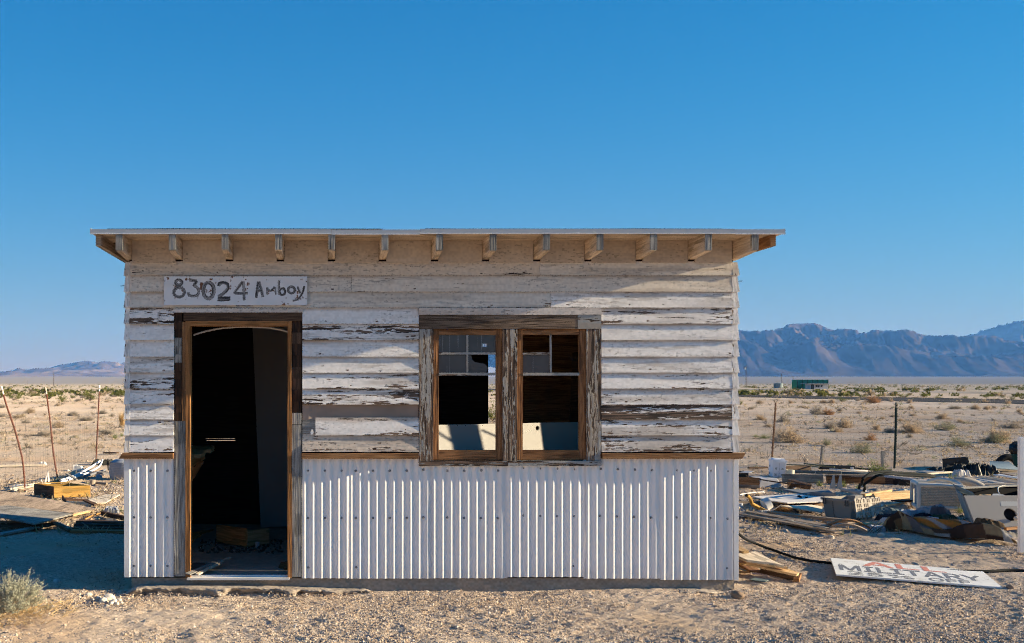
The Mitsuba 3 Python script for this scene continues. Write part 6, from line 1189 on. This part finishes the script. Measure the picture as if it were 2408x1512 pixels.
sheet(PF, [(1520, 870), (1700, 925), (1850, 915), (2110, 780), (1850, 770)], [.05, .05, .05, .03, .04], .012, 'pale grained plywood piece right of the golden box', pal=8, seed=141, cat='plywood', name='plywood_offcut'); board(PF, (1490, 870), (1690, 960), .07, .02, 10, 'dark slat leaning on the tray corner', (.09, .04), 142); board(PF, (1240, 1140), (1670, 1035), .07, .018, 3, 'tan plank end sticking out from under the plywood', (.06, .03), 143)
sheet(PF, [(1050, 605), (1195, 600), (1225, 540), (1130, 560)], [.03, .03, .10, .07], .012, 'grey brown board leaning behind the golden box', (.20, .15, .12)); sheet(PF, [(1200, 605), (1560, 590), (1440, 500), (1230, 535)], [.02, .02, .07, .08], .010, 'tan cardboard sheet behind the golden box', (.42, .32, .22))
rod(PF, [(1065, 520), (1300, 440), (1560, 310), (1750, 180)], .021, (.50, .52, .56), 'long white pipe pointing to the white topped post', 'pipe', [.06, .06, .06, .10], mat='plain', sides=12); rod(PF, [(1060, 558), (1240, 500), (1480, 410), (1720, 290), (1800, 160)], .019, (.40, .43, .49), 'second white pipe with a bent far end', 'pipe', [.04, .04, .04, .06, .14], sides=12)
for a, b_ in ((1063, 520), (1058, 558)): put('pipe_bore', M().lathe([(0, .001), (.026, .001), (.026, 0)], 12, (.02, .02, .02), np.array(mv(*(G(PF, a - 3, b_, .05) + [-.012, -.012, 0]))) @ rot([0, 0, 1], -30) @ rot([1, 0, 0], 90)), 'plain', label='dark bore of the %s white pipe end' % ('upper' if b_ == 520 else 'lower'), category='pipe end')
board(PF, (1175, 405), (1355, 512), .05, .016, 0, 'short pale slat lying across the white pipes', (.14, .05), 151)
for i, (pts, z, lab) in enumerate(([[(770, 555), (805, 545), (840, 345)], [.02, .02, .32], 'left tall white plastic spike behind the golden box'], [[(838, 540), (862, 530), (845, 345)], [.02, .02, .32], 'right tall white plastic spike behind the golden box'], [[(700, 605), (760, 600), (730, 500), (690, 495)], [.02, .02, .15, .15], 'broad white plastic shard left of the tall spikes'])): sheet(PF, pts, z, .012, lab, (.70, .69, .68), cat='plastic', name='plastic_shard')
board(PF, (720, 600), (875, 570), .04, .02, 8, 'white lath end above the golden box corner', (.04, .04), 152)
for i, (a, b_, a2, b2, pl, lab) in enumerate(((160, 670, 690, 550, 8, 'uppermost pale broken lath by the bowed post'), (230, 700, 620, 600, 8, 'middle pale broken lath by the bowed post'), (330, 690, 600, 650, 7, 'lowest broken lath by the bowed post'))): board(PF, (a, b_), (a2, b2), .05, .02, pl, lab, (.03, .05), 153 + i)
crumple(PF, 330, 660, .35, .2, .06, [(.56, .55, .53), (.42, .43, .46)], 'white plastic scraps at the foot of the bowed post', 101, 'plastic', 'plastic_scrap'); board(PF, (-60, 265), (800, 245), .14, .03, 8, 'long pale plank lying beyond the netting at far left', (.03, .03), 157); crumple(PF, 730, 240, .22, .12, .08, [(.6, .57, .52)], 'white rag at the end of the long pale plank', 102, 'rag', 'rag')
crumple(PF, 1345, 350, .24, .2, .12, [(.62, .6, .58)], 'white rag in the shadow beside the white pipes', 103, 'rag', 'rag'); put('tin', M().lathe([(0, .09), (.05, .09), (.05, 0), (0, 0)], 12, (.36, .30, .24), mv(*G(PF, 1625, 600))), 'plain', label='small brown tin right of the golden box', category='tin'); rod(PF, [(1660, 560), (1880, 580)], .02, (.30, .24, .18), 'short brown stick beside the small tin', 'stick', .03, 'stick')
sb = thing('wicker_basket', 'round grey wicker basket half hidden by the cabin wall', 'basket'); b0 = G(PF, 2170, 515); an = np.linspace(0, 2 * np.pi, 90); zz = np.linspace(0, .30, 34); A2, Z2 = np.meshgrid(an, zz, indexing='ij'); rr = .27 + .025 * np.sin(Z2 / .30 * np.pi) + .004 * np.sin(A2 * 44) * np.sign(np.sin(Z2 * 220)) + .004 * np.cos(Z2 * 220)
put('wall', M().grid(np.stack([rr * np.cos(A2), rr * np.sin(A2), Z2], -1), None, np.array([.34, .34, .37]) * np.ones_like(rr)[..., None] * (0.8 + .3 * np.abs(np.sin(Z2 * 110)))[..., None]), 'plain', sb, to_world=mv(b0[0], b0[1] + .28, b0[2])); put('cover', M().lathe([(0, .36), (.18, .345), (.27, .30)], 28, (.36, .37, .40), mv(b0[0], b0[1] + .28, b0[2])), 'plain', sb)
put('white_plate', M().lathe([(0, .03), (.20, .03), (.22, .02), (0, .0)], 24, (.74, .74, .73), np.array(mv(*(G(PF, 2005, 240) + [0, .15, .02])))), 'plain', label='white oval dish shining behind the wicker basket', category='dish'); rod(PF, [(1895, 178), (2300, 185)], .030, (.66, .65, .64), 'white pipe lying behind the white dish', 'pipe', .05, sides=10)
crumple(PF, 1780, 250, .55, .4, .12, [(.035, .035, .03), (.10, .09, .06), (.5, .48, .44)], 'dark rags and leaves heaped behind the white pipes', 104, 'rags', 'rags'); crumple(PF, 1650, 430, .7, .4, .05, [(.09, .09, .10), (.16, .15, .15)], 'dark flattened cloth in the shadow right of the pipes', 105, 'cloth', 'cloth'); rod(PF, [(1480, 460), (1690, 390), (1850, 330)], .022, (.16, .17, .19), 'grey pipe piece in the shadow right of the white pipes', 'pipe', .03); put('white_lump', M().lathe([(0, .07), (.05, .06), (.06, 0)], 12, (.4, .42, .46), mv(*G(PF, 1740, 470))), 'plain', label='small pale cap in the shadow of the basket', category='cap')
rod(PF, [(1895, 150), (1910, 200), (1900, 260), (1905, 330)], .014, (.05, .05, .055), 'thin dark wire standing before the basket', 'wire', [.42, .30, .18, .05], 'wire'); board(PF, (1830, 35), (2070, 40), .12, .03, 10, 'dark board lying beyond the fence beside the cabin', (.03, .03), 161)
ir = thing('angle_iron', 'dark rusty angle iron lying beside the cabin wall', 'angle iron'); q0, q1 = G(PF, 1785, 1075, .06), G(PF, 2300, 1185, .06); put('flange', M().bar(q0, q1, .05, .008, [0, 0, 1], c=(.045, .028, .022)), 'plain', ir); put('web', M().bar(q0 + [0, -.025, -.025], q1 + [0, -.025, -.025], .045, .008, [0, -1, 0], c=(.035, .022, .018)), 'plain', ir)
crumple(PF, 1950, 1105, .24, .14, .09, [(.55, .56, .6), (.28, .30, .36), (.40, .14, .10)], 'crushed silver and red packaging on the angle iron', 106, 'packaging', 'packaging', 'glossy'); rod(PF, [(1495, 1205), (1640, 1150), (1800, 1100)], .009, (.45, .22, .07), 'thin orange stick beside the torn black strip', 'stick', .02, 'stick')
for i, (a, b_, a2, b2, w_, pl, lab) in enumerate(((1390, 1245, 2300, 1290, .13, 10, 'first dark board from the back, in shadow by the cabin wall'), (1330, 1310, 2300, 1330, .12, 2, 'second dark board in shadow by the cabin wall'), (1290, 1370, 2300, 1375, .10, 10, 'third dark board in shadow by the cabin wall'), (1250, 1430, 2300, 1430, .12, 1, 'nearest brown board in shadow by the cabin wall'))): board(PF, (a, b_), (a2, b2), w_, .03, pl, lab, (.07 - .015 * i, .07 - .015 * i), 170 + i)
crumple(PF, 1300, 1440, .16, .9, .09, [(.04, .045, .06), (.10, .12, .16)], 'torn dark strip of roofing lying towards the fence', 107, 'strip', 'roofing_strip', yaw=-22); board(PF, (920, 1250), (1240, 1420), .05, .03, 10, 'upper dark slat of the pair left of the torn strip', (.07, .03), 176); board(PF, (1000, 1270), (1200, 1380), .04, .03, 0, 'lower dark slat of the pair left of the torn strip', (.06, .04), 177); board(PF, (560, 1330), (960, 1290), .10, .02, 2, 'black board under the front corner of the plywood', (.05, .05), 178)
# ------------------------------------------------------------------ the air
scene['air'] = {'type': 'homogeneous', 'albedo': {'type': 'rgb', 'value': [0.30, 0.56, 0.88]}, 'sigma_t': {'type': 'rgb', 'value': [0.000026, 0.000044, 0.000076]}}
zt = 560.0
scene['haze'] = {'type': 'cube', 'to_world': T().translate([0, 5200, (zt - 2) / 2 - 0.0]).scale([9100, 5400, (zt + 2) / 2]), 'bsdf': {'type': 'null'}, 'interior': {'type': 'ref', 'id': 'air'}}
scene['camera']['medium'] = {'type': 'ref', 'id': 'air'}
labels['haze'] = {'label': 'thin blue haze over the desert plain', 'category': 'haze', 'kind': 'stuff'}
